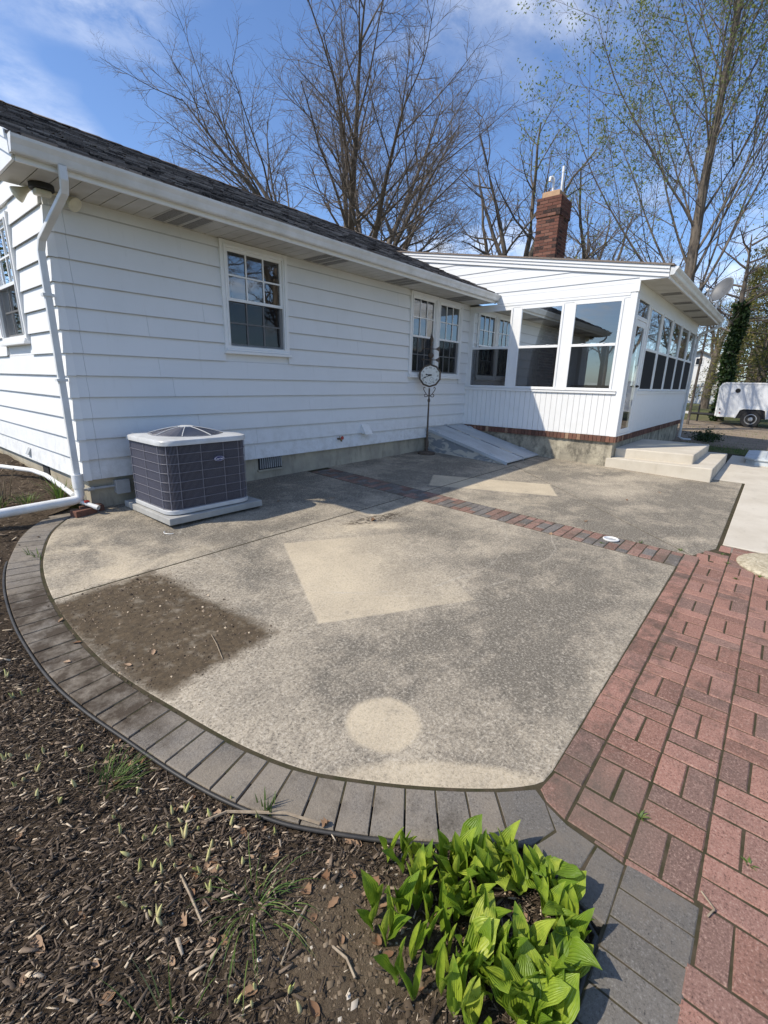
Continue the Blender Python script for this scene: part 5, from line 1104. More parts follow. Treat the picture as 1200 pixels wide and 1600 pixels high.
# ------------------------------------------------------------------ post clock
def clock():
    bx, by = 5.62, -0.245; g = G(bx, by); e = empty('post_clock', (bx, by, g), 'rusty ornamental post clock with white Roman dial and weathervane top', 'clock')
    f = Vector((-0.83, -0.56, 0.0)).normalized(); sx = Vector((0, 0, 1)).cross(f).normalized(); fr = (sx, Vector((0, 0, 1)), f)   # sx to the viewer's right
    C = Vector((bx, by, 1.145)); at = lambda u, v, w=0.0: tuple(C+sx*u+Vector((0, 0, v))+f*w)
    b = MB(); b.lathe([(0.165, 0.0), (0.165, .022), (0.15, .035), (0.10, .045), (0.04, .055)], (bx, by, g), 28); b.build('base', 'rust', e, smooth=R(40))
    b = MB(); b.lathe([(0.030, .05), (0.035, .08), (0.024, .11), (0.036, .16), (0.036, .22), (0.022, .28), (0.020, .34), (0.026, .36), (0.018, .38), (0.014, .95), (0.022, .96), (0.026, .985), (0.02, 1.01), (0.014, 1.02), (0.014, 1.20)], (bx, by, g), 14); b.build('pole', 'rust', e, smooth=R(40))
    for s in (-1, 1):
        b = MB(); pts = [at(s*(.013+.0*k), -.345) for k in (0,)]
        pts = [at(s*.012, -.36), at(s*.05, -.325), at(s*.085, -.275), at(s*.105, -.235), at(s*.100, -.205), at(s*.082, -.205), at(s*.080, -.222)]; b.tube(smoothpath(pts, 3), 0.0065, 6)
        pts = [at(s*.012, -.345), at(s*.04, -.368), at(s*.075, -.370), at(s*.088, -.345), at(s*.075, -.328), at(s*.062, -.338)]; b.tube(smoothpath(pts, 3), 0.0065, 6); b.build('scroll', 'rust', e, smooth=True)
    rot = R(11.25); n = 8
    def ngon(r, w, k=10): return [at(r*math.cos(2*math.pi*i/k+math.pi/k), r*math.sin(2*math.pi*i/k+math.pi/k), w) for i in range(k)]
    b = MB(); k = 10
    rings = [ngon(.185, -.045), ngon(.205, -.035), ngon(.205, .035), ngon(.190, .045), ngon(.172, .030)]
    for q in rings: b.v += q
    for i in range(4):
        for j in range(k): b.f.append((i*k+j, i*k+(j+1) % k, (i+1)*k+(j+1) % k, (i+1)*k+j))
    b.f.append(tuple(range(k))); b.build('case', 'rust', e, bevel=.003)
    b = MB(); b.v = ngon(.176, .031); b.f = [tuple(range(k))]; dl = b.build('dial', 'dial', e, recalc=False)
    rotm = Matrix((sx, Vector((0, 0, 1)), f)).transposed().to_euler()
    for i, s in enumerate(('XII', 'I', 'II', 'III', 'IIII', 'V', 'VI', 'VII', 'VIII', 'IX', 'X', 'XI')):
        a = math.pi/2-i*math.pi/6; me = text_mesh(s, 0.044, 'numeral'); me.materials.append(MATS['ink'])
        ro = Matrix((sx, Vector((0, 0, 1)), f)).transposed().to_4x4() @ Matrix.Rotation(a-math.pi/2, 4, 'Z'); inst('numeral', me, dl, at(.136*math.cos(a), .136*math.sin(a), .0335), ro.to_euler())
    def hand(ang, ln, wd, nm):
        b = MB(); c, s = math.cos(ang), math.sin(ang); pl = [(-.03, wd*.5), (.02, wd*.7), (ln*.55, wd*.35), (ln*.7, wd*1.1), (ln, 0), (ln*.7, -wd*1.1), (ln*.55, -wd*.35), (.02, -wd*.7), (-.03, -wd*.5)]
        b.prism(pl, lambda u, v: at(u*c-v*s, u*s+v*c+.01, .036), lambda u, v: at(u*c-v*s, u*s+v*c+.01, .0385)); b.build(nm, 'ink', e)
    hand(R(205), .135, .011, 'minute_hand'); hand(R(172), .085, .014, 'hour_hand')
    b = MB(); b.lathe([(0.014, .036), (0.014, .044), (.005, .046)], tuple(C+Vector((0, 0, .01))), 12, fr); b.build('hand_boss', 'ink', e)
    # small lower dial printed in ink: a ring of ticks
    b = MB()
    for i in range(16): a = 2*math.pi*i/16; c0, s0 = math.cos(a), math.sin(a); b.quad(at(.035+.036*c0-.003*s0, -.07+.036*s0+.003*c0, .0325), at(.035+.044*c0-.003*s0, -.07+.044*s0+.003*c0, .0325), at(.035+.044*c0+.003*s0, -.07+.044*s0-.003*c0, .0325), at(.035+.036*c0+.003*s0, -.07+.036*s0-.003*c0, .0325))
    b.quad(at(.033, -.07, .0326), at(.037, -.07, .0326), at(.050, -.045, .0326), at(.048, -.043, .0326)); b.build('thermometer_scale', 'ink', dl, recalc=False)
    # weathervane crest
    b = MB(); b.tube([at(0, .19), at(0, .62)], 0.011, 8); b.build('crest_rod', 'rust', e, smooth=True)
    b = MB(); b.lathe([(.004, -.052), (.03, -.042), (.050, -.012), (.052, .01), (.035, .04), (.004, .052)], at(.0, .345), 14); b.build('crest_ball', 'rust', e, smooth=True)
    for (v, nm) in ((.46, 'wind_arrow'), (.275, 'wind_arrow')):
        b = MB(); b.tube([at(-.14, v), at(.13, v-.005)], 0.008, 6); q = [(.07, v-.004), (.16, v+.05), (.15, v), (.165, v-.06)]; b.prism(q, lambda u, w: at(u, w, -.003), lambda u, w: at(u, w, .003)); b.prism([(-.17, v), (-.125, v+.022), (-.125, v-.022)], lambda u, w: at(u, w, -.003), lambda u, w: at(u, w, .003)); b.build(nm, 'rust', e)
    b = MB(); b.lathe([(.01, .50), (.024, .53), (.012, .56), (.030, .60), (.034, .63), (.016, .67), (.003, .715)], tuple(C), 10); b.build('finial', 'rust', e, smooth=True)
clock()

# ------------------------------------------------------------------ drain pipes at the corner
def drains():
    b = MB(); b.tube([(-.082, -.03, .055), (-.083, -.03, -.13), (-.10, -.035, -.165), (-.14, -.04, -.178), (-.75, -.085, -.185), (-2.6, -.22, -.20)], 0.043, 12); b.tube([(-.082, -.03, .075), (-.082, -.03, -.06)], 0.051, 12)
    o = b.build('drain_pipe', 'pvc', smooth=R(50), loc=(-.2, -.05, -.18)); tag(o, 'thick white pvc drain pipe running left from the downspout', 'pipe')
    b = MB(); b.tube([(-.12, .02, -.14), (-.11, .45, -.105), (-.10, .95, -.075), (-.14, 1.30, -.062), (-.32, 1.80, -.06), (-.9, 2.7, -.07)], 0.026, 10); o = b.build('drain_pipe', 'pvc', smooth=R(50), loc=(-.1, .9, -.08)); tag(o, 'thin white pvc pipe bending along the gable foundation', 'pipe')
    e = empty('drain_valve', (-.01, -.12, G(0, -.1)), 'short white pipe end with red valve handle resting on bricks', 'valve')
    b = MB(); b.tube([(-.09, -.04, -.20), (-.02, -.15, -.235), (-.005, -.175, -.245)], .022, 10); b.tube([(-.012, -.163, -.241), (.012, -.20, -.252)], .026, 10, False); b.build('pipe_end', 'pvc', e, smooth=R(50))
    b = MB(); b.box(-.075, -.03, -.115, -.07, -.205, -.185); b.tube([(-.05, -.09, -.21), (-.05, -.09, -.18)], .008, 6); b.build('handle', 'redvalve', e, bevel=.004)
    for (x, y, z, rz, lab) in ((-.10, -.115, .058, R(15), 'lower red brick lying flat under the drain valve'), (0.00, -.045, .060, R(-4), 'red brick pushed against the foundation corner beside the valve')):
        me = paver_mesh(.20, .10, 'rowlock', .06, .004); g = G(x, y); tag(inst('loose_brick', me, None, (x, y, g+z), (0, 0, rz)), lab, 'brick')
    # strappy plant by the wall, cut canes at the left edge
drains()

def lids():
    # white ring of a capped clean-out
    g = G(3.19, -4.185); e = empty('cleanout_cap', (3.19, -4.185, g), 'white plastic ring of a clean-out set in the brick strip', 'pipe cap')
    b = MB(); b.lathe([(0.062, 0), (0.072, .004), (0.074, .014), (0.064, .018), (0.060, .014), (0.056, .004)], (3.19, -4.185, g), 28); b.f = b.f[:-2]; b.build('ring', 'pvc', e, smooth=R(40))
    b = MB(); b.lathe([(0.058, 0), (0.058, .006), (.02, .008)], (3.19, -4.185, g), 24); b.build('plug', 'grey_box', e)
    # round stone cover at the right edge
    g = G(3.55, -5.52); b = MB(); b.lathe([(0.385, -.01), (0.39, .018), (0.375, .030), (0.20, .034), (0.01, .034)], (3.53, -5.56, g), 48); o = b.build('well_cover', 'cover', smooth=R(40), loc=(3.53, -5.56, g)); tag(o, 'round tan pebbled cover lying on the bricks at the right edge', 'cover')
    # galvanised hatch by the lawn
    x, y = 10.05, -4.87; g = G(10.5, -5.2); e = empty('metal_hatch', (10.6, -5.4, g), 'pale galvanised metal hatch box at the edge of the lawn', 'hatch')
    P = [(10.0, -5.02), (10.18, -4.86), (11.55, -4.86), (11.7, -5.0), (11.7, -6.2), (10.0, -6.2)]
    b = MB(); b.prism(P, lambda a, c: (a, c, g-.05), lambda a, c: (a, c, g+.09)); b.build('box', 'hatch', e, bevel=.01)
    Q = [(10.85+(a-10.85)*1.03, -5.5+(c+5.5)*1.05) for a, c in P]; b = MB(); b.prism(Q, lambda a, c: (a, c, g+.091), lambda a, c: (a, c, g+.135)); lid = b.build('lid', 'hatch', e, bevel=.012)
    b = MB(); b.box(10.12, 11.55, -5.16, -5.10, g+.1355, g+.148); b.build('rib', 'hatch', lid); b = MB(); b.box(10.4, 10.52, -5.75, -5.62, g+.1355, g+.155); b.build('latch', 'grey_box', lid)
lids()

def dish():
    e = empty('satellite_dish', (12.7, -3.5, 2.82), 'grey satellite dish on a bent arm at the sunroom gutter', 'dish')
    f = Vector((-.72, .50, .42)).normalized(); xx = Vector((0, 0, 1)).cross(f).normalized(); yy = f.cross(xx); C = Vector((12.8, -3.62, 3.28))
    b = MB(); n = 28; rows = 6
    for k in range(rows+1):
        q = k/rows
        for j in range(n): a = 2*math.pi*j/n; b.v.append(tuple(C+xx*(.25*q*math.cos(a))+yy*(.29*q*math.sin(a))+f*(.075*q*q)))
    for k in range(rows):
        for j in range(n): b.f.append((k*n+j, k*n+(j+1) % n, (k+1)*n+(j+1) % n, (k+1)*n+j))
    o = b.build('reflector', 'dish', e, smooth=True); s = o.modifiers.new('thick', 'SOLIDIFY'); s.thickness = .012
    b = MB(); b.tube([(12.72, -3.53, 2.80), (12.72, -3.55, 3.0), tuple(C-f*.06)], .022, 8); b.build('mast', 'gutter', e, smooth=R(50))
    b = MB(); b.box(12.62, 12.82, -3.54, -3.515, 2.70, 2.86); b.build('bracket', 'gutter', e)
    b = MB(); b.tube([tuple(C-f*.04-yy*.30), tuple(C-yy*.36+f*.15), tuple(C-yy*.25+f*.40)], .014, 6); b.build('feed_arm', 'gutter', e)
    b = MB(); p = C-yy*.22+f*.42; b.lathe([(.03, -.05), (.035, .03), (.02, .05)], tuple(p), 12, (xx, yy, f)); b.build('receiver', 'gutter', e)
    b = MB(); q = C-f*.05; b.lathe([(.05, -.05), (.07, .0), (.06, .04)], tuple(q), 12, (xx, yy, f)); b.build('back_bracket', 'gutter', e)
dish()

# ------------------------------------------------------------------ far things on the right
def trailer():
    gx = 22.2; g = G(22, -5)-.04; e = empty('cargo_trailer', (23, -5.2, g), 'white enclosed cargo trailer parked across the dirt drive', 'trailer')
    yf, yb, x0, x1, zb, zt = -3.12, -7.3, 22.2, 23.8, g+.40, g+1.72
    P = [(yf, zb), (yf+.02, zt-.18), (yf-.05, zt-.05), (yf-.16, zt), (yb, zt), (yb, zb)]
    b = MB(); b.prism(P, lambda y, z: (x0, y, z), lambda y, z: (x1, y, z)); b.build('body', 'trailer', e, bevel=.02)
    b = MB(); pp = [(yf+.012, zb), (yf+.034, zt-.18), (yf-.042, zt-.038), (yf-.157, zt+.014), (yb, zt+.014), (yb, zt-.05), (yf-.17, zt-.05), (yf-.085, zt-.09), (yf-.03, zt-.20), (yf-.05, zb)]
    b.prism(pp, lambda y, z: (x0-.018, y, z), lambda y, z: (x0-.002, y, z)); b.build('edge_trim', 'trim', e)
    b = MB(); b.box(x0-.012, x0-.001, yb, yf-.06, zb-.03, zb+.06); b.build('bottom_rail', 'trim', e)
    b = MB(); b.box(x0-.006, x0-.001, -4.02, -4.005, zb+.06, zt-.05); b.box(x0-.006, x0-.001, -5.22, -5.205, zb+.06, zt-.05); b.build('panel_seam', 'gutter', e)
    fr = (Vector((0, 1, 0)), Vector((0, 0, 1)), Vector((-1, 0, 0)))
    b = MB(); b.lathe([(.085, 0), (.085, .02), (.06, .035)], (x0-.001, -3.72, zt-.30), 20, fr); b.build('side_vent', 'black', e)
    for (y, z) in ((yf-.10, zb+.25), (yf-.12, zb+.10)): b = MB(); b.box(x0-.02, x0-.0185, y-.05, y, z, z+.05); b.build('marker_light', 'redvalve' if z < zb+.2 else 'black', e)
    wy = -4.32; wz = g+.33
    b = MB(); arch = [(wy-.52, zb-.04), (wy-.46, zb+.30), (wy-.32, zb+.36), (wy+.32, zb+.36), (wy+.46, zb+.30), (wy+.56, zb-.04)]; ain = [(wy-.46, zb-.05), (wy-.40, zb+.26), (wy-.29, zb+.31), (wy+.29, zb+.31), (wy+.40, zb+.26), (wy+.50, zb-.05)]
    for k in range(5): b.prism([arch[k], arch[k+1], ain[k+1], ain[k]], lambda y, z: (x0-.06, y, z), lambda y, z: (x0-.0135, y, z))
    b.build('fender', 'trim', e)
    b = MB(); b.prism(ain, lambda y, z: (x0-.02, y, z), lambda y, z: (x0-.0125, y, z)); b.build('wheel_well', 'black', e)
    b = MB(); b.lathe([(.20, -.10), (.31, -.10), (.33, -.07), (.33, .07), (.31, .10), (.205, .10), (.20, .06)], (x0-.03, wy, wz), 32, fr); w = b.build('wheel', 'black', e, smooth=R(35))
    b = MB(); b.lathe([(.203, .04), (.205, .085), (.185, .09), (.165, .055), (.09, .05), (.07, .085), (.02, .09)], (x0-.03, wy, wz), 24, fr); b.build('rim', 'alu', w, smooth=R(35))
    for k in range(8): a = 2*math.pi*k/8; b = MB(); b.lathe([(.022, .0), (.020, .004)], (x0-.03-.052, wy+.128*math.cos(a), wz+.128*math.sin(a)), 10, fr); b.build('rim_hole', 'black', w)
    b = MB(); b.tube([(23.0, yf, g+.42), (23.0, -2.1, g+.42)], .05, 8); b.tube([(22.4, yf, g+.42), (23.0, -2.3, g+.42)], .04, 8); b.tube([(23.6, yf, g+.42), (23.0, -2.3, g+.42)], .04, 8); b.build('tongue', 'black', e)
    b = MB(); b.tube([(23.0, -2.45, g+.02), (23.0, -2.45, g+.80)], .035, 8); b.lathe([(.07, 0), (.07, .02)], (23.0, -2.45, g+.0), 10); b.build('jack', 'black', e)
    b = MB(); b.box(22.94, 23.06, -2.16, -1.96, g+.40, g+.50); b.build('coupler', 'pvc', e)
trailer()

def far_house():
    g = G(50, 0); e = empty('neighbour_house', (58, 2.2, g), 'far white gabled house behind the trees beyond the trailer', 'house')
    x, yc, hw = 58.0, 2.35, 2.9; ze, zp = 3.35, 4.75
    b = MB(); b.prism([(yc-hw, g), (yc+hw, g), (yc+hw, ze), (yc, zp), (yc-hw, ze)], lambda y, z: (x, y, z), lambda y, z: (x+8, y, z)); b.build('wall', 'farwall', e)
    b = MB()
    for s in (-1, 1): b.prism([(yc+s*(hw+.4), ze-.2), (yc, zp+.0), (yc, zp+.15), (yc+s*(hw+.4), ze-.05)], lambda y, z: (x-.35, y, z), lambda y, z: (x+8.3, y, z))
    b.build('roof', 'farroof', e)
    for (y, z, w, h) in ((yc, 3.45, .55, .6), (yc-1.4, 1.3, .9, 1.3), (yc+1.4, 1.3, .9, 1.3)):
        b = MB(); b.box(x-.05, x-.002, y-w/2-.08, y+w/2+.08, z-.08, z+h+.08); w_ = b.build('window', 'trim', e); b = MB(); b.box(x-.06, x-.0505, y-w/2, y+w/2, z, z+h); b.build('pane', 'darkpane', w_)
    b = MB(); b.prism([(yc+1.2, g), (yc+4.8, g), (yc+4.8, 2.3), (yc+3.0, 3.3), (yc+1.2, 2.3)], lambda y, z: (x-3, y, z), lambda y, z: (x-.01, y, z)); b.build('porch_wing', 'farwall', e)
    b = MB()
    for s in (-1, 1): b.prism([(yc+3+s*2.1, 2.15), (yc+3, 3.31), (yc+3, 3.43), (yc+3+s*2.1, 2.27)], lambda y, z: (x-3.3, y, z), lambda y, z: (x, y, z))
    b.build('porch_roof', 'farroof', e)
    # white board fence in front of it
    f = empty('vinyl_fence', (48, 0.5, g), 'tall white panel fence in front of the far house', 'fence')
    for k in range(7):
        y = -4.0+k*1.5; b = MB(); b.box(48, 48.1, y-.07, y+.07, g-.1, g+1.75); b.build('post', 'farwall', f)
        if k < 6:
            for j in range(9): yy = y+.07+j*.151; b = MB(); b.box(48.03, 48.06, yy+.004, yy+.147, g, g+1.62); b.build('board', 'farwall', f)
far_house()
# ------------------------------------------------------------------ trees
class TB:
    """collects thin tubes cheaply"""
    def __init__(s): s.V = []; s.F = []
    def tube(s, pts, rad, n):
        V, F = s.V, s.F; i = len(V); d0 = None
        m = len(pts)
        for k in range(m):
            a = pts[k-1] if k else pts[0]; b = pts[k+1] if k < m-1 else pts[k]
            dx, dy, dz = b[0]-a[0], b[1]-a[1], b[2]-a[2]; l = math.sqrt(dx*dx+dy*dy+dz*dz) or 1; dx /= l; dy /= l; dz /= l
            if abs(dz) < 0.9: ux, uy, uz = dy, -dx, 0.0
            else: ux, uy, uz = 0.0, dz, -dy
            l = math.sqrt(ux*ux+uy*uy+uz*uz) or 1; ux /= l; uy /= l; uz /= l
            wx, wy, wz = dy*uz-dz*uy, dz*ux-dx*uz, dx*uy-dy*ux; p = pts[k]; r = rad[k]
            for j in range(n):
                c, t = CS[n][j]; c *= r; t *= r
                V.append((p[0]+ux*c+wx*t, p[1]+uy*c+wy*t, p[2]+uz*c+wz*t))
        for k in range(m-1):
            q = i+k*n
            for j in range(n): j2 = (j+1) % n; F.append((q+j, q+j2, q+n+j2, q+n+j))
CS = {n: [(math.cos(2*math.pi*j/n), math.sin(2*math.pi*j/n)) for j in range(n)] for n in (3, 4, 5, 6, 7, 8, 10)}
def norm(v): l = math.sqrt(v[0]**2+v[1]**2+v[2]**2) or 1; return (v[0]/l, v[1]/l, v[2]/l)
def grow(rs, spec, start, d, length, r, level, tr, tw, tips, cut):
    S = spec[level]; n = S['seg']; p = start; pts = [p]; dirs = [d]; st = length/n
    for k in range(n):
        w = S['wob']; d = norm((d[0]+rs.gauss(0, w), d[1]+rs.gauss(0, w), d[2]+rs.gauss(0, w)+S['trop'])); p = (p[0]+d[0]*st, p[1]+d[1]*st, p[2]+d[2]*st); pts.append(p); dirs.append(d)
    re = r*S.get('end', 0.25); rad = [r+(re-r)*(k/n)**0.85 for k in range(n+1)]
    (tr if level < cut else tw).tube(pts, rad, S['sides'])
    if level+1 >= len(spec): tips.append((pts[-1], dirs[-1])); tips.append((pts[n//2], dirs[n//2])); return
    C = spec[level+1]; m = rs.randint(*C['n']); a0 = rs.uniform(0, 6.28)
    for i in range(m):
        f = C['from']+(1-C['from'])*((i+rs.uniform(.1, .9))/m); x = f*n; k = min(int(x), n-1); t = x-k
        q = tuple(pts[k][c]+(pts[k+1][c]-pts[k][c])*t for c in range(3)); dd = dirs[k+1]
        ang = R(rs.uniform(*C['ang'])); az = a0+i*2.4+rs.uniform(-.5, .5)
        ax = norm((dd[1], -dd[0], 0.0)) if abs(dd[2]) < .98 else (1, 0, 0); bx = (dd[1]*ax[2]-dd[2]*ax[1], dd[2]*ax[0]-dd[0]*ax[2], dd[0]*ax[1]-dd[1]*ax[0])
        c, s = math.cos(az)*math.sin(ang), math.sin(az)*math.sin(ang); nd = norm(tuple(dd[j]*math.cos(ang)+ax[j]*c+bx[j]*s for j in range(3)))
        cl = length*rs.uniform(*C['len'])*(1.15-0.55*f); cr = min(rad[k]*0.75, max(C['rmin'], rad[k]*C['rr']))
        grow(rs, spec, q, nd, cl, cr, level+1, tr, tw, tips, cut)
def tree_meshes(name, seed, spec, trunk_len, trunk_r, lean=(0, 0, 1), cut=3):
    rs = random.Random(seed); tr, tw, tips = TB(), TB(), []
    grow(rs, spec, (0, 0, 0), norm(lean), trunk_len, trunk_r, 0, tr, tw, tips, cut)
    return tr, tw, tips
def mesh_from(tb, name, mat):
    V = np.array(tb.V, np.float32); F = np.array(tb.F, np.int32); me = bpy.data.meshes.new(name); me.vertices.add(len(V)); me.vertices.foreach_set('co', V.ravel())
    me.loops.add(F.size); me.loops.foreach_set('vertex_index', F.ravel()); me.polygons.add(len(F)); me.polygons.foreach_set('loop_start', np.arange(0, F.size, 4, dtype=np.int32)); me.polygons.foreach_set('loop_total', np.full(len(F), 4, np.int32))
    me.update(calc_edges=True); me.polygons.foreach_set('use_smooth', [True]*len(F)); me.materials.append(MATS[mat]); return me
def leaf_quads(tips, rs, per, size, spread, name, mat, droop=0.0, asp=0.5):
    n = len(tips)*per; T = np.repeat(np.array([t[0] for t in tips], np.float32), per, 0); C = T+rs.normal(0, spread, (n, 3))
    a = rs.normal(0, 1, (n, 3)); a[:, 2] -= droop; a /= np.linalg.norm(a, axis=1)[:, None]; b = np.cross(a, rs.normal(0, 1, (n, 3))); b /= np.linalg.norm(b, axis=1)[:, None]
    s = size*rs.uniform(.6, 1.3, n)[:, None]; V = np.stack([C-a*s*.5, C+b*s*asp*.5, C+a*s*.5, C-b*s*asp*.5], 1).reshape(-1, 3); F = np.arange(n*4).reshape(-1, 4)
    me = bpy.data.meshes.new(name); me.vertices.add(len(V)); me.vertices.foreach_set('co', V.astype(np.float32).ravel()); me.loops.add(F.size); me.loops.foreach_set('vertex_index', F.astype(np.int32).ravel()); me.polygons.add(len(F))
    me.polygons.foreach_set('loop_start', np.arange(0, F.size, 4, dtype=np.int32)); me.polygons.foreach_set('loop_total', np.full(len(F), 4, np.int32)); me.update(calc_edges=True); me.materials.append(MATS[mat]); return me
def place_tree(parts, loc, rz, sc, name, label, cat='tree', group=None):
    e = empty(name, loc, label, cat, group); e.rotation_euler = (0, 0, rz); e.scale = sc if isinstance(sc, tuple) else (sc, sc, sc)
    for nm, me in parts:
        o = bpy.data.objects.new(nm, me); COL.objects.link(o); o.parent = e
    return e
def S(n, frm, ang, ln, wob, trop, seg, sides, rr, rmin, end=.25): return dict(n=n, ang=ang, len=ln, wob=wob, trop=trop, seg=seg, sides=sides, rr=rr, rmin=rmin, end=end, **{'from': frm})
def trees():
    # big vase shaped tree behind the house
    sp = [S((1, 1), 0, (0, 0), (1, 1), .02, .0, 4, 10, 1, 1, .85),
          S((11, 11), .62, (8, 58), (2.3, 3.0), .03, .022, 12, 8, .34, .09, .08),
          S((11, 13), .34, (20, 44), (.32, .58), .06, .03, 6, 5, .5, .02, .2),
          S((6, 7), .15, (26, 52), (.32, .52), .09, .03, 5, 4, .55, .011, .3),
          S((6, 8), .10, (28, 58), (.34, .6), .12, .02, 4, 3, .6, .0065, .5),
          S((3, 5), .2, (25, 55), (.4, .7), .12, .01, 2, 3, .7, .0055, .6)]
    tr, tw, tips = tree_meshes('big', 21, sp, 4.6, .55, (0, 0, 1), 3); big = [('trunk', mesh_from(tr, 'trunk', 'bark')), ('crown', mesh_from(tw, 'crown', 'twig'))]
    place_tree(big, (15.2, 10.9, -.3), R(195), (1.34, 1.34, 1.02), 'bare_tree', 'huge bare tree with many fanning stems right behind the house roof')
    # crooked oak
    sp = [S((1, 1), 0, (0, 0), (1, 1), .03, .0, 5, 8, 1, 1, .7),
          S((6, 6), .55, (25, 60), (1.0, 1.5), .13, .05, 8, 6, .5, .05, .2),
          S((6, 8), .2, (30, 60), (.35, .6), .17, .04, 6, 5, .5, .016, .25),
          S((5, 7), .15, (30, 62), (.35, .6), .17, .03, 5, 4, .55, .010, .35),
          S((4, 6), .15, (30, 60), (.35, .6), .16, .02, 3, 3, .6, .007, .5),
          S((2, 3), .25, (25, 55), (.4, .6), .12, .01, 2, 3, .7, .006, .6)]
    tr, tw, tips = tree_meshes('oak', 12, sp, 5.5, .34, (0.05, 0, 1), 3); oak = [('trunk', mesh_from(tr, 'trunk', 'bark')), ('crown', mesh_from(tw, 'crown', 'twig'))]
    place_tree(oak, (23.8, 7.2, -.3), R(200), 1.35, 'bare_tree', 'crooked bare oak whose limbs spread behind the brick chimney')
    place_tree(oak, (29.0, 5.4, -.3), R(75), 1.25, 'bare_tree', 'smaller bare oak between the chimney and the leafing tree')
    place_tree(oak, (36.0, 3.0, -.3), R(310), 1.05, 'bare_tree', 'low distant bare tree just left of the leafing trunk')
    # leafing tree beyond the sunroom
    sp = [S((1, 1), 0, (0, 0), (1, 1), .022, .02, 14, 10, 1, 1, .12),
          S((34, 34), .17, (22, 50), (.36, .56), .06, .08, 8, 5, .28, .022, .15),
          S((8, 10), .15, (22, 46), (.36, .58), .09, .05, 5, 4, .5, .011, .25),
          S((6, 8), .12, (24, 50), (.40, .62), .12, .03, 4, 3, .55, .0075, .35),
          S((3, 5), .2, (26, 55), (.4, .7), .12, -.03, 3, 3, .6, .006, .5)]
    tr, tw, tips = tree_meshes('leafing', 9, sp, 15.5, .24, (0.01, 0.0, 1), 3)
    rs = np.random.RandomState(1); tp = [t for t in tips if rs.rand() < .8]
    leafing = [('trunk', mesh_from(tr, 'trunk', 'bark')), ('crown', mesh_from(tw, 'crown', 'twig')), ('foliage', leaf_quads(tp, rs, 3, .095, .09, 'foliage', 'young_leaf', .6, .42))]
    place_tree(leafing, (17.2, -2.25, -.37), R(20), 1.0, 'leafing_tree', 'tall tree with fresh pale green leaves rising behind the sunroom')
    # evergreen
    er = random.Random(6); tr, tw, tips = TB(), TB(), []
    tr.tube([(0, 0, 0), (.05, 0, 3), (0, .05, 6), (.05, 0, 9.5)], [.22, .17, .11, .02], 8)
    for k in range(95):
        z = 1.2+8.1*(k/95)**1.05; a = k*2.4+er.uniform(-.3, .3); l = (2.9*(1-(z/10.2))+.35)*er.uniform(.6, 1.15); p = (0, 0, z); d = norm((math.cos(a), math.sin(a), er.uniform(-.05, .35))); pts = [p]
        for s in range(5): d = norm((d[0]+er.gauss(0, .08), d[1]+er.gauss(0, .08), d[2]-.07+er.gauss(0, .06))); p = tuple(p[c]+d[c]*l/5 for c in range(3)); pts.append(p)
        tr.tube(pts, [.035, .03, .024, .018, .012, .006], 4)
        for s in range(1, 6):
            for j in range(5): q = tuple(pts[s][c]+(pts[s-1][c]-pts[s][c])*er.random()+er.gauss(0, .13) for c in range(3)); tips.append((q, d))
    rs = np.random.RandomState(8); green = [('trunk', mesh_from(tr, 'trunk', 'bark')), ('crown', leaf_quads(tips, rs, 5, .19, .10, 'crown', 'needle', .5, .22))]
    place_tree(green, (27.5, -4.15, -.37), 0, 1.08, 'evergreen_tree', 'shaggy yellow green evergreen filling the right edge', 'tree')
    place_tree(green, (35.0, -2.6, -.37), 1.2, .9, 'evergreen_tree', 'darker evergreen half hidden behind the shaggy one')
    # ivy covered trunk
    tr = TB(); tr.tube([(0, 0, 0), (.03, .02, 2.5), (.1, .05, 4.8), (.05, .1, 6.5), (.2, .15, 8)], [.17, .15, .12, .07, .02], 10); tips = []
    for k in range(1500): z = 5.2*er.random()**.9; a = er.uniform(0, 6.28); r = (.20+.07*math.sin(z*2.3+a)+er.uniform(-.03, .06)); tips.append(((r*math.cos(a)+.03, r*math.sin(a)+.03, z), (0, 0, 1)))
    tw = TB(); t2 = []
    for k in range(16):
        z = 4.0+3.8*k/16; a = k*2.4; grow(er, [S((1, 1), 0, (0, 0), (1, 1), .12, .02, 5, 4, 1, 1, .3), S((5, 7), .2, (25, 55), (.3, .5), .14, .02, 4, 3, .5, .01, .4), S((3, 5), .2, (25, 55), (.3, .5), .14, .0, 3, 3, .5, .007, .5)], (.1, .1, z), norm((math.cos(a), math.sin(a), .35)), er.uniform(1.6, 3.0), .05, 0, tw, tw, t2, 9)
    ivy = [('trunk', mesh_from(tr, 'trunk', 'bark')), ('crown', mesh_from(tw, 'crown', 'twig')), ('ivy', leaf_quads(tips, rs, 3, .15, .05, 'ivy', 'ivy', .3, .8))]
    place_tree(ivy, (24.6, -3.08, -.37), .5, .95, 'ivy_tree', 'tree trunk thickly wrapped in dark ivy behind the trailer')
    # thin leaning pole of a sapling at the sunroom corner
    tr = TB(); tr.tube([(0, 0, 0), (.03, -.02, 2), (.12, -.03, 4), (.15, 0, 6.5)], [.055, .05, .04, .015], 6); tw = TB(); t2 = []
    for k in range(10): z = 3+3.3*k/10; a = k*2.4; grow(er, [S((1, 1), 0, (0, 0), (1, 1), .12, .02, 4, 3, 1, 1, .3), S((4, 5), .2, (25, 55), (.3, .5), .14, .02, 3, 3, .5, .007, .4)], (.1, -.02, z), norm((math.cos(a), math.sin(a), .5)), er.uniform(.8, 1.6), .018, 0, tw, tw, t2, 9)
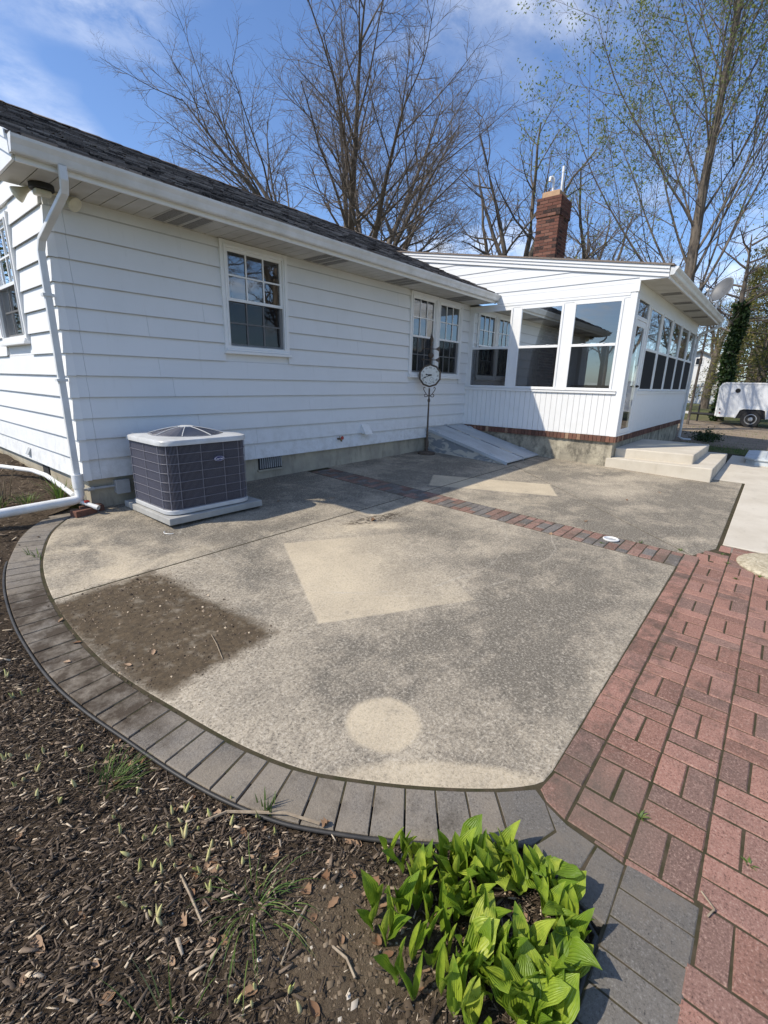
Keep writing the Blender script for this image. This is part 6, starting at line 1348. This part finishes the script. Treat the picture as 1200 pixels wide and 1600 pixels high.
    place_tree([('trunk', mesh_from(tr, 'trunk', 'bark')), ('crown', mesh_from(tw, 'crown', 'twig'))], (20.4, -2.45, -.37), 0, .9, 'sapling', 'slim dark sapling trunk beside the sunroom downspout')
    # far woodland behind the drive and trees across the yard that the windows mirror
    wood = [(33, -6.5, .75), (38, -1.0, .85), (41, -7.5, .9), (46, -3.2, .8), (52, -6.2, 1.0), (44, 3.5, .9), (60, -2.0, 1.0), (66, 5.5, 1.1), (37, -10.5, .9), (56, 11, 1.0), (70, -7, 1.1), (50, 7.5, .9)]
    for i, (x, y, s) in enumerate(wood): place_tree(oak, (x, y, -.4), i*1.9, s, 'woodland_tree', 'bare tree in the distant woodland past the drive', 'tree', 'distant woodland trees')
    for i, (x, y, s, m) in enumerate(((13.5, -21, .95, oak), (9.5, -15, 1.1, oak), (14.2, -14, 1.2, oak), (20.5, -12.5, 1.15, oak), (19, -19, 1.0, oak), (26, -17, 1.05, oak), (31, -22, .95, big), (40, -15, .9, oak), (8, -25, .9, oak), (48, -18, .9, oak))): place_tree(m, (x, y, -.6), i*1.3+.4, s, 'yard_tree', 'bare tree across the yard, mirrored in the house windows', 'tree', 'trees mirrored in the windows')
    place_tree(green, (-4.6, 17.0, -.4), .7, 1.25, 'evergreen_tree', 'dark evergreen beyond the gable, mirrored in the gable window')
trees()

# ------------------------------------------------------------------ plants in the bed
def leaf_mesh(l, hw, fold, bend, wave, seed, stalk=.25):
    rs = random.Random(seed); rows, cols = 9, 4; V = []; F = []; UV = []; th = R(6); px = pz = 0.0
    for i in range(rows+1):
        v = i/rows; w = hw*(0.10 if v < stalk*.6 else 0)+(hw*max(0, math.sin(math.pi*min(1, ((v-stalk*.5)/(1-stalk*.5)))**.72))**.85 if v > stalk*.5 else 0)
        w = max(w, hw*.10*(1-v)+.0006); k = fold*(1-.45*v)
        for j in range(cols+1):
            u = -1+2*j/cols; a = u*k; lx = (math.sin(a)/k if k > .05 else u)*w; up = (1-math.cos(a))/max(k, .05)*w
            wz = wave*math.sin(v*9+seed+u*2)*abs(u)*w
            V.append((lx, px-math.cos(th)*(up+wz)*-1*-1, pz+math.sin(th)*(up+wz))); UV.append((.5+u*.5, v))
        st = l/rows; th += bend/rows*(0.4+1.2*v); px += math.sin(th)*st; pz += math.cos(th)*st
    for i in range(rows):
        for j in range(cols): q = i*(cols+1)+j; F.append((q, q+1, q+cols+2, q+cols+1))
    me = bpy.data.meshes.new('leaf'); me.from_pydata(V, [], F); uvl = me.uv_layers.new(name='UVMap')
    for lp in me.loops: uvl.data[lp.index].uv = UV[lp.vertex_index]
    me.polygons.foreach_set('use_smooth', [True]*len(F)); me.materials.append(MATS['hosta']); return me
def hosta():
    rs = random.Random(17); c = Vector((-.57, -4.86, 0)); rr = Vector((.641, -.768, 0)); dd = Vector((.768, .641, 0))
    e = empty('hosta_plant', (c.x, c.y, bed_z(c.x, c.y)), 'bright green clump of unfurling hosta leaves in the bed corner', 'hosta')
    rolled = [leaf_mesh(.145, .015, 1.9, R(8), .1, s, .30) for s in (1, 2, 3)]; half = [leaf_mesh(.145, .025, 1.25, R(30), .3, s, .30) for s in (4, 5, 6)]; broad = [leaf_mesh(.150, .036, .8, R(a_), .5, s, .34) for s, a_ in ((7, 60), (8, 80), (9, 45), (10, 95))]
    shoots = []
    tries = 0
    while len(shoots) < 88 and tries < 20000:
        tries += 1; a, b = rs.uniform(-.37, .34), rs.uniform(-.30, .27); q = math.hypot(a/.37, b/.30)
        if q > 1 or math.hypot(a-.05, b+.03) < .095: continue
        if a < -.05 and rs.random() < .25: continue
        p = c+rr*a+dd*b
        if not inside(p.x, p.y, BEDPOLY) or p.y < -5.105 or ((EA[:, 0]-p.x)**2+(EA[:, 1]-p.y)**2).min() < .0009: continue
        if any((p-s[0]).length < .027 for s in shoots): continue
        shoots.append((p, a, b))
    n = 0
    for (p, a, b) in shoots:
        z = bed_z(p.x, p.y); out = math.atan2(p.y-c.y, p.x-c.x); k = rs.randint(3, 4) if a > -.12 else rs.randint(2, 3)
        for i in range(k):
            if n >= 296: break
            t = rs.random()
            if a > .02: me = rs.choice(broad) if t < .5 else rs.choice(half if t < .85 else rolled)
            elif a > -.14: me = rs.choice(broad) if t < .22 else rs.choice(half if t < .62 else rolled)
            else: me = rs.choice(half) if t < .3 else rs.choice(rolled)
            az = out+rs.gauss(0, 1.1)+i*6.28/k*.75; lean = rs.uniform(-.08, .20)+(.05 if me in broad else 0); s = rs.uniform(.65, 1.15)*(1.02 if a > 0 else 1.08)
            M_ = Matrix.Rotation(az-math.pi/2, 4, 'Z') @ Matrix.Rotation(-lean, 4, 'X'); o = inst('leaf', me, e, (p.x+rs.gauss(0, .006), p.y+rs.gauss(0, .006), z-.012), M_.to_euler(), (s*rs.uniform(.85, 1.15), s, s)); n += 1
hosta()

SPROUTS = [(-1.358,-3.202),(-1.322,-3.264),(-1.272,-3.273),(-1.388,-3.379),(-1.347,-3.482),(-1.299,-3.553),(-1.167,-3.364),(-1.379,-3.202),(-1.358,-3.373),(-1.219,-3.353),(-1.156,-3.466),(-1.049,-3.492),(-1.197,-3.755),(-1.284,-4.03),(-1.136,-3.907),(-1.09,-3.924),(-1.05,-3.934),(-1.02,-3.897),(-1.114,-3.994),(-1.171,-4.049),(-1.088,-4.069),(-1.06,-4.115),(-1.031,-4.086),(-1.093,-4.136),(-0.983,-4.139),(-1.201,-4.071),(-1.212,-3.989),(-1.136,-4.06),(-1.026,-3.995),(-1.282,-4.069),(-1.245,-4.147),(-1.238,-4.19),(-1.239,-4.166),(-1.256,-4.111),(-0.966,-3.973),(-0.941,-4.054),(-1.195,-4.485),(-1.172,-4.519),(-1.149,-4.499),(-1.097,-4.567),(-1.102,-4.617),(-0.962,-4.282),(-0.997,-4.214),(-0.861,-4.089),(-0.852,-4.186),(-0.88,-3.96),(-1.215,-3.927),(-1.055,-4.164),(-1.095,-4.12),(-1.166,-3.905),(-1.055,-3.876),(-1.071,-3.995),(-1.186,-4.018),(-1.206,-3.829),(-1.102,-4.207),(-1.06,-4.214),(-1.078,-3.42),(-1.098,-3.697),(-1.315,-3.358),(-1.24,-3.522),(-1.247,-2.587),(-1.228,-2.776),(-1.172,-2.802),(-1.263,-2.771)]
DEAD = [(-0.899,-2.177),(-0.916,-2.497),(-1.008,-2.651),(-0.809,-2.899),(-0.67,-2.882),(-0.589,-0.541),(-0.75,-0.639),(-1.037,-3.551),(-1.049,-3.864),(-0.925,-4.106),(-0.921,-4.192),(-0.905,-4.256),(-0.782,-4.482),(-0.868,-4.663),(-0.872,-4.702),(-0.912,-4.42),(-1.147,-4.349),(-1.259,-4.287),(-1.163,-4.493),(-1.081,-4.64),(2.896,-3.692),(3.615,-3.809),(5.834,-4.123),(-0.534,-4.944),(-0.7,-4.388),(-1.14,-4.165),(-1.395,-4.153),(-1.476,-4.138),(-1.475,-3.98),(-1.398,-4.245),(-1.521,-4.051),(-0.783,-4.615),(-0.72,-4.298),(-1.432,-3.611),(-0.874,-4.82),(-0.774,-4.812),(-.55,-4.90),(-.62,-4.86),(-.58,-4.82),(-.66,-4.93),(-.52,-4.98),(-.88,-4.50),(-.80,-4.40),(-.95,-3.98),(-1.0,-4.3),(1.9,-2.2),(1.6,-1.0),(5.0,-3.9)]
def on_hard(x, y): return not inside(x, y, BEDPOLY)
def gnd(x, y): return G(x, y) if on_hard(x, y) else bed_z(x, y)
def small_plants():
    rs = random.Random(31); ms = []
    for v in range(5):
        b = MB(); h = rs.uniform(.030, .055); bx, by = rs.uniform(-.012, .012), rs.uniform(-.012, .012); b.tube([(0, 0, -.008), (bx*.15, by*.15, h*.35), (bx*.5, by*.5, h*.72), (bx, by, h)], [.0052, .0062, .0046, .0008], 6)
        if v % 2: b.tube([(.004, 0, -.008), (.009+bx*.3, .003, h*.4), (.014+bx, .006, h*.75)], [.003, .004, .0006], 5)
        me = b.mesh('sprout'); me.polygons.foreach_set('use_smooth', [True]*len(me.polygons)); me.materials.append(MATS['sprout']); ms.append(me)
    for (x, y) in SPROUTS:
        s = rs.uniform(.6, 1.05); o = inst('hosta_sprout', rs.choice(ms), None, (x, y, bed_z(x, y)), (rs.gauss(0, .18), rs.gauss(0, .18), rs.uniform(0, 6.28)), (s, s, s)); tag(o, 'pale pointed shoot just breaking through the dark mulch', 'sprout', 'shoots emerging from the mulch')
    def tuft(x, y, n, h, spread, wd, name, label, cat='grass', droop=1.0, bias=(0, 0), mat='tuft'):
        V = []; F = []; z0 = gnd(x, y)-.004
        for k in range(n):
            a = rs.uniform(0, 6.28); l = h*rs.uniform(.55, 1.15); r0 = (spread*.12 if spread < 1 else .004)*rs.random(); p = Vector((x+math.cos(a)*r0, y+math.sin(a)*r0, z0)); d = Vector((math.cos(a)*spread*rs.uniform(.2, 1)+bias[0], math.sin(a)*spread*rs.uniform(.2, 1)+bias[1], 1)).normalized(); s = Vector((-d.y, d.x, 0)); s = s.normalized() if s.length > 1e-4 else Vector((1, 0, 0)); i = len(V); ns = 5
            for q in range(ns+1):
                w = wd*(1-(q/ns)**2)*.5+.0003; V += [tuple(p-s*w), tuple(p+s*w)]; d = (d+Vector((bias[0]*.25, bias[1]*.25, -droop*.22*rs.uniform(.5, 1.3)))).normalized(); p = p+d*l/ns
                if p.z < z0+.004: p.z = z0+.004
            for q in range(ns): F.append((i+2*q, i+2*q+1, i+2*q+3, i+2*q+2))
        o = np_mesh(name, V, F, mat, None, None, (x, y, z0)); tag(o, label, cat); return o
    tuft(-1.13, -3.57, 90, .10, .8, .0022, 'grass_tuft', 'flopped bright green grass tuft in the left of the bed', bias=(.35, .1), droop=1.4)
    tuft(-1.04, -4.35, 60, .135, .9, .0026, 'grass_tuft', 'large tuft of long thin green blades amid the mulch', droop=1.3, bias=(-.05, -.25))
    tuft(-.824, -4.09, 16, .075, .35, .0055, 'grass_tuft', 'small upright green tuft beside the edging', droop=.4)
    tuft(-1.31, -4.385, 14, .15, .6, .0030, 'grass_tuft', 'sparse long blades at the bottom edge of the bed', droop=.8)
    tuft(-.715, -1.0, 14, .085, .8, .006, 'grass_tuft', 'grass sprig growing in the joint of the curved pavers', droop=.8)
    tuft(-.15, .38, 30, .30, .55, .014, 'strappy_plant', 'grey green strap leaved plant by the gable foundation', 'plant', droop=.9)
    tuft(-.40, .55, 60, .14, .8, .005, 'strappy_plant', 'low pale grassy clump behind the white drain pipe', 'plant', droop=1.0)
    for i, (x, y, lab) in enumerate(((0.072, -5.12, 'tiny weed in the brick joint near the slab corner'), (3.34, -5.12, 'weed between bricks left of the round cover'), (3.57, -5.06, 'weed at the end of the pale walk'), (3.02, -4.15, 'weed beside the white clean-out ring'), (3.33, -4.42, 'straggly weed along the brick strip near its path end'), (2.975, -5.21, 'weed in the path joint beyond the slab edge'), (0.13, -5.44, 'faint weed in the joint at the lower right'), (3.38, -4.75, 'weed where strip and path meet'), (6.62, -1.76, 'moss sprig at the foot of the cellar door'), (3.18, -5.35, 'weed hugging the rim of the round cover'))):
        tuft(x, y, 16, .035, 1.2, .006, 'weed', lab, 'weed', droop=.9)
    # cut canes at the left edge
    e = empty('cut_shrub', (-.62, .75, bed_z(-.62, .75)), 'cut back shrub of brown canes at the left edge', 'shrub')
    for k in range(26):
        x, y = -.62+rs.gauss(0, .10), .72+rs.gauss(0, .13); z = bed_z(x, y)-.02; b = MB(); lx, ly = rs.gauss(0, .07), rs.gauss(0, .07); h = rs.uniform(.14, .40); b.tube([(x, y, z), (x+lx*.4, y+ly*.4, z+h*.5), (x+lx, y+ly, z+h)], [.008, .0065, .005], 5); b.build('cane', 'cane', e)
    tuft(-.66, .55, 30, .20, .7, .010, 'ground_plant', 'low green leaves sprouting among the cut canes', 'plant', droop=.8)
    # low hedge plant by the sunroom downspout
    V = []; rs2 = np.random.RandomState(4); tips = [((14.4+rs2.normal(0, .28), -3.75+rs2.normal(0, .16), G(11, -3.7)+abs(rs2.normal(.05, .09))), (0, 0, 1)) for _ in range(420)]
    me = leaf_quads(tips, rs2, 4, .05, .03, 'low_shrub', 'ivy', 0, .6); o = bpy.data.objects.new('low_shrub', me); COL.objects.link(o); tag(o, 'low dark green shrub at the foot of the sunroom downspout', 'shrub')
    # dead leaves
    dl = []
    for v in range(6):
        V = []; F = []; nu, nv = 6, 3; cu = rs.uniform(14, 34); tw_ = rs.uniform(-.8, .8); L2 = rs.uniform(.032, .050); wm = rs.uniform(.009, .016)
        for i in range(nu+1):
            u = i/nu; w = wm*(math.sin(math.pi*(u*.94+.03))**.7)*(1.25 if (v % 2 and i in (2, 4)) else .85)
            for k in range(nv+1): q = (-1+2*k/nv); Y = q*w; X = (u-.5)*L2; a = tw_*(u-.5); V.append((X, Y*math.cos(a), Y*math.sin(a)+cu*Y*Y*2.2+cu*.35*(X*X)+rs.uniform(-.0012, .0012)))
        F = [(i*(nv+1)+k, i*(nv+1)+k+1, (i+1)*(nv+1)+k+1, (i+1)*(nv+1)+k) for i in range(nu) for k in range(nv)]; me = bpy.data.meshes.new('dead_leaf'); me.from_pydata(V, [], F); me.polygons.foreach_set('use_smooth', [True]*len(F)); me.materials.append(MATS['dead']); dl.append(me)
    extra = []
    while len(extra) < 60:
        x, y = rs.uniform(-1.55, -.45), rs.uniform(-5.05, -3.2)
        if inside(x, y, BEDPOLY) and vnoise(x, y, 2.6, 41) > .42: extra.append((x, y))
    for (x, y) in DEAD + extra:
        s = rs.uniform(.6, 1.1)*(1.7 if x > 1 else 1); hard = on_hard(x, y); o = inst('dead_leaf', rs.choice(dl), None, (x, y, gnd(x, y)+.004), (rs.gauss(0, .25), rs.gauss(0, .25), rs.uniform(0, 6.28)), (s, s, s)); tag(o, 'curled brown dead leaf lying on the paving' if hard else 'curled brown dead leaf lying on the mulch', 'leaf', 'dead leaves on the paving' if hard else 'dead leaves on the mulch')
    # sticks
    for (pts, r, lab) in (([(-1.139, -4.098), (-1.150, -4.18), (-1.162, -4.264)], .0042, 'straight pale straw lying on the mulch'), ([(-.086, -5.328), (-.125, -5.365), (-.158, -5.352)], .003, 'bent pale twig on the dark paver at the right'), ([(-.994, -3.979), (-.92, -4.0), (-.857, -4.083), (-.79, -4.17), (-.735, -4.282)], .005, 'long curved brown twig beside the edging'), ([(-.94, -4.453), (-1.0, -4.47), (-1.078, -4.511)], .0028, 'thin dry stalk lying across bare soil'), ([(-.96, -4.581), (-.955, -4.63), (-.969, -4.674)], .004, 'short crooked twig on bare soil'), ([(-.45, -3.2), (-.40, -3.05), (-.37, -2.95)], .002, 'thin straw on the mud stained slab')):
        b = MB(); b.tube([(x, y, gnd(x, y)+r+.004+.006*(i % 2)) for i, (x, y) in enumerate(pts)], r, 5); o = b.build('stick', 'stick', loc=(pts[0][0], pts[0][1], gnd(*pts[0]))); tag(o, lab, 'twig')
    # grass on the lawn wedge
    r2 = np.random.RandomState(12); n = 9000; x = r2.uniform(9.9, 20, n); y = r2.uniform(-6.5, -1.5, n); keep = ~((y > -4.6) & (x < 9.9)) & ~((x < 11.3) & (y < -4.5)) & ((x < 13.5) | (r2.rand(n) < .12)) & ~((x < X1+.3) & (y > -3.2)); x, y = x[keep], y[keep]; n = len(x); z = np.array([G(a, b2) for a, b2 in zip(x, y)])-.05
    a = r2.uniform(0, 6.28, n); h = r2.uniform(.03, .075, n); w = .006; dx, dy = np.cos(a), np.sin(a); lx, ly = r2.normal(0, .025, n), r2.normal(0, .025, n)
    V = np.stack([np.c_[x-dx*w, y-dy*w, z], np.c_[x+dx*w, y+dy*w, z], np.c_[x+lx, y+ly, z+h]], 1).reshape(-1, 3); o = np_mesh('grass', V, np.arange(n*3).reshape(-1, 3), 'blade', kind='stuff'); tag(o, 'short lawn grass between the walk and the dirt drive', 'grass')
    # crumbs of soil on the stained slab corner
    r3 = np.random.RandomState(5); n = 5200; x = r3.uniform(-.92, .05, n); y = r3.uniform(-3.5, -1.7, n); keep = np.array([not inside(a, b2, BEDPOLY) and r3.rand() < math.exp(-max(0, abs(a+.53)-.34)*16-max(0, abs(b2+2.56)-.62)*14)*(.25+.75*vnoise(a, b2, 9, 5)) for a, b2 in zip(x, y)]); x, y = x[keep], y[keep]; n = len(x); z = np.array([G(a, b2) for a, b2 in zip(x, y)]); s = r3.gamma(1.5, .0020, n)+.001
    T = np.array([(1, 0, -.2), (-.6, .8, -.2), (-.5, -.9, -.2), (.1, 0, .8)]); V = (np.c_[x, y, z][:, None]+T[None]*s[:, None, None]).reshape(-1, 3); F = (np.arange(n)[:, None, None]*4+np.array([(0, 1, 3), (1, 2, 3), (2, 0, 3)])[None]).reshape(-1, 3); o = np_mesh('soil_crumbs', V, F, 'mulch', kind='stuff'); tag(o, 'crumbs of dark soil on the stained slab corner', 'soil')
small_plants()
def clods():
    r3 = np.random.RandomState(15); n = 5200; x = np.r_[r3.uniform(-1.9, -.38, n-2200), r3.normal(-.92, .17, 2200)]; y = np.r_[r3.uniform(-5.1, -2.6, n-2200), r3.normal(-4.62, .17, 2200)]
    keep = np.array([inside(a, c, BEDPOLY) for a, c in zip(x, y)]); x, y = x[keep], y[keep]; n = len(x); z = np.array([bed_z(a, c) for a, c in zip(x, y)]); s = r3.gamma(1.6, .0017, n)+.001
    T = np.array([(1, .1, -.1), (-.2, 1, -.2), (-1, -.1, -.1), (.1, -1, -.15), (.15, .1, .8)]); J = 1+r3.normal(0, .3, (n, 5, 1)); V = (np.c_[x, y, z+s*.2][:, None]+T[None]*s[:, None, None]*J).reshape(-1, 3); F = (np.arange(n)[:, None, None]*5+np.array([(0, 1, 4), (1, 2, 4), (2, 3, 4), (3, 0, 4)])[None]).reshape(-1, 3)
    o = np_mesh('soil_clods', V, F, 'clod', kind='stuff'); tag(o, 'small crumbs of brown soil over the bare part of the bed', 'soil')
clods()
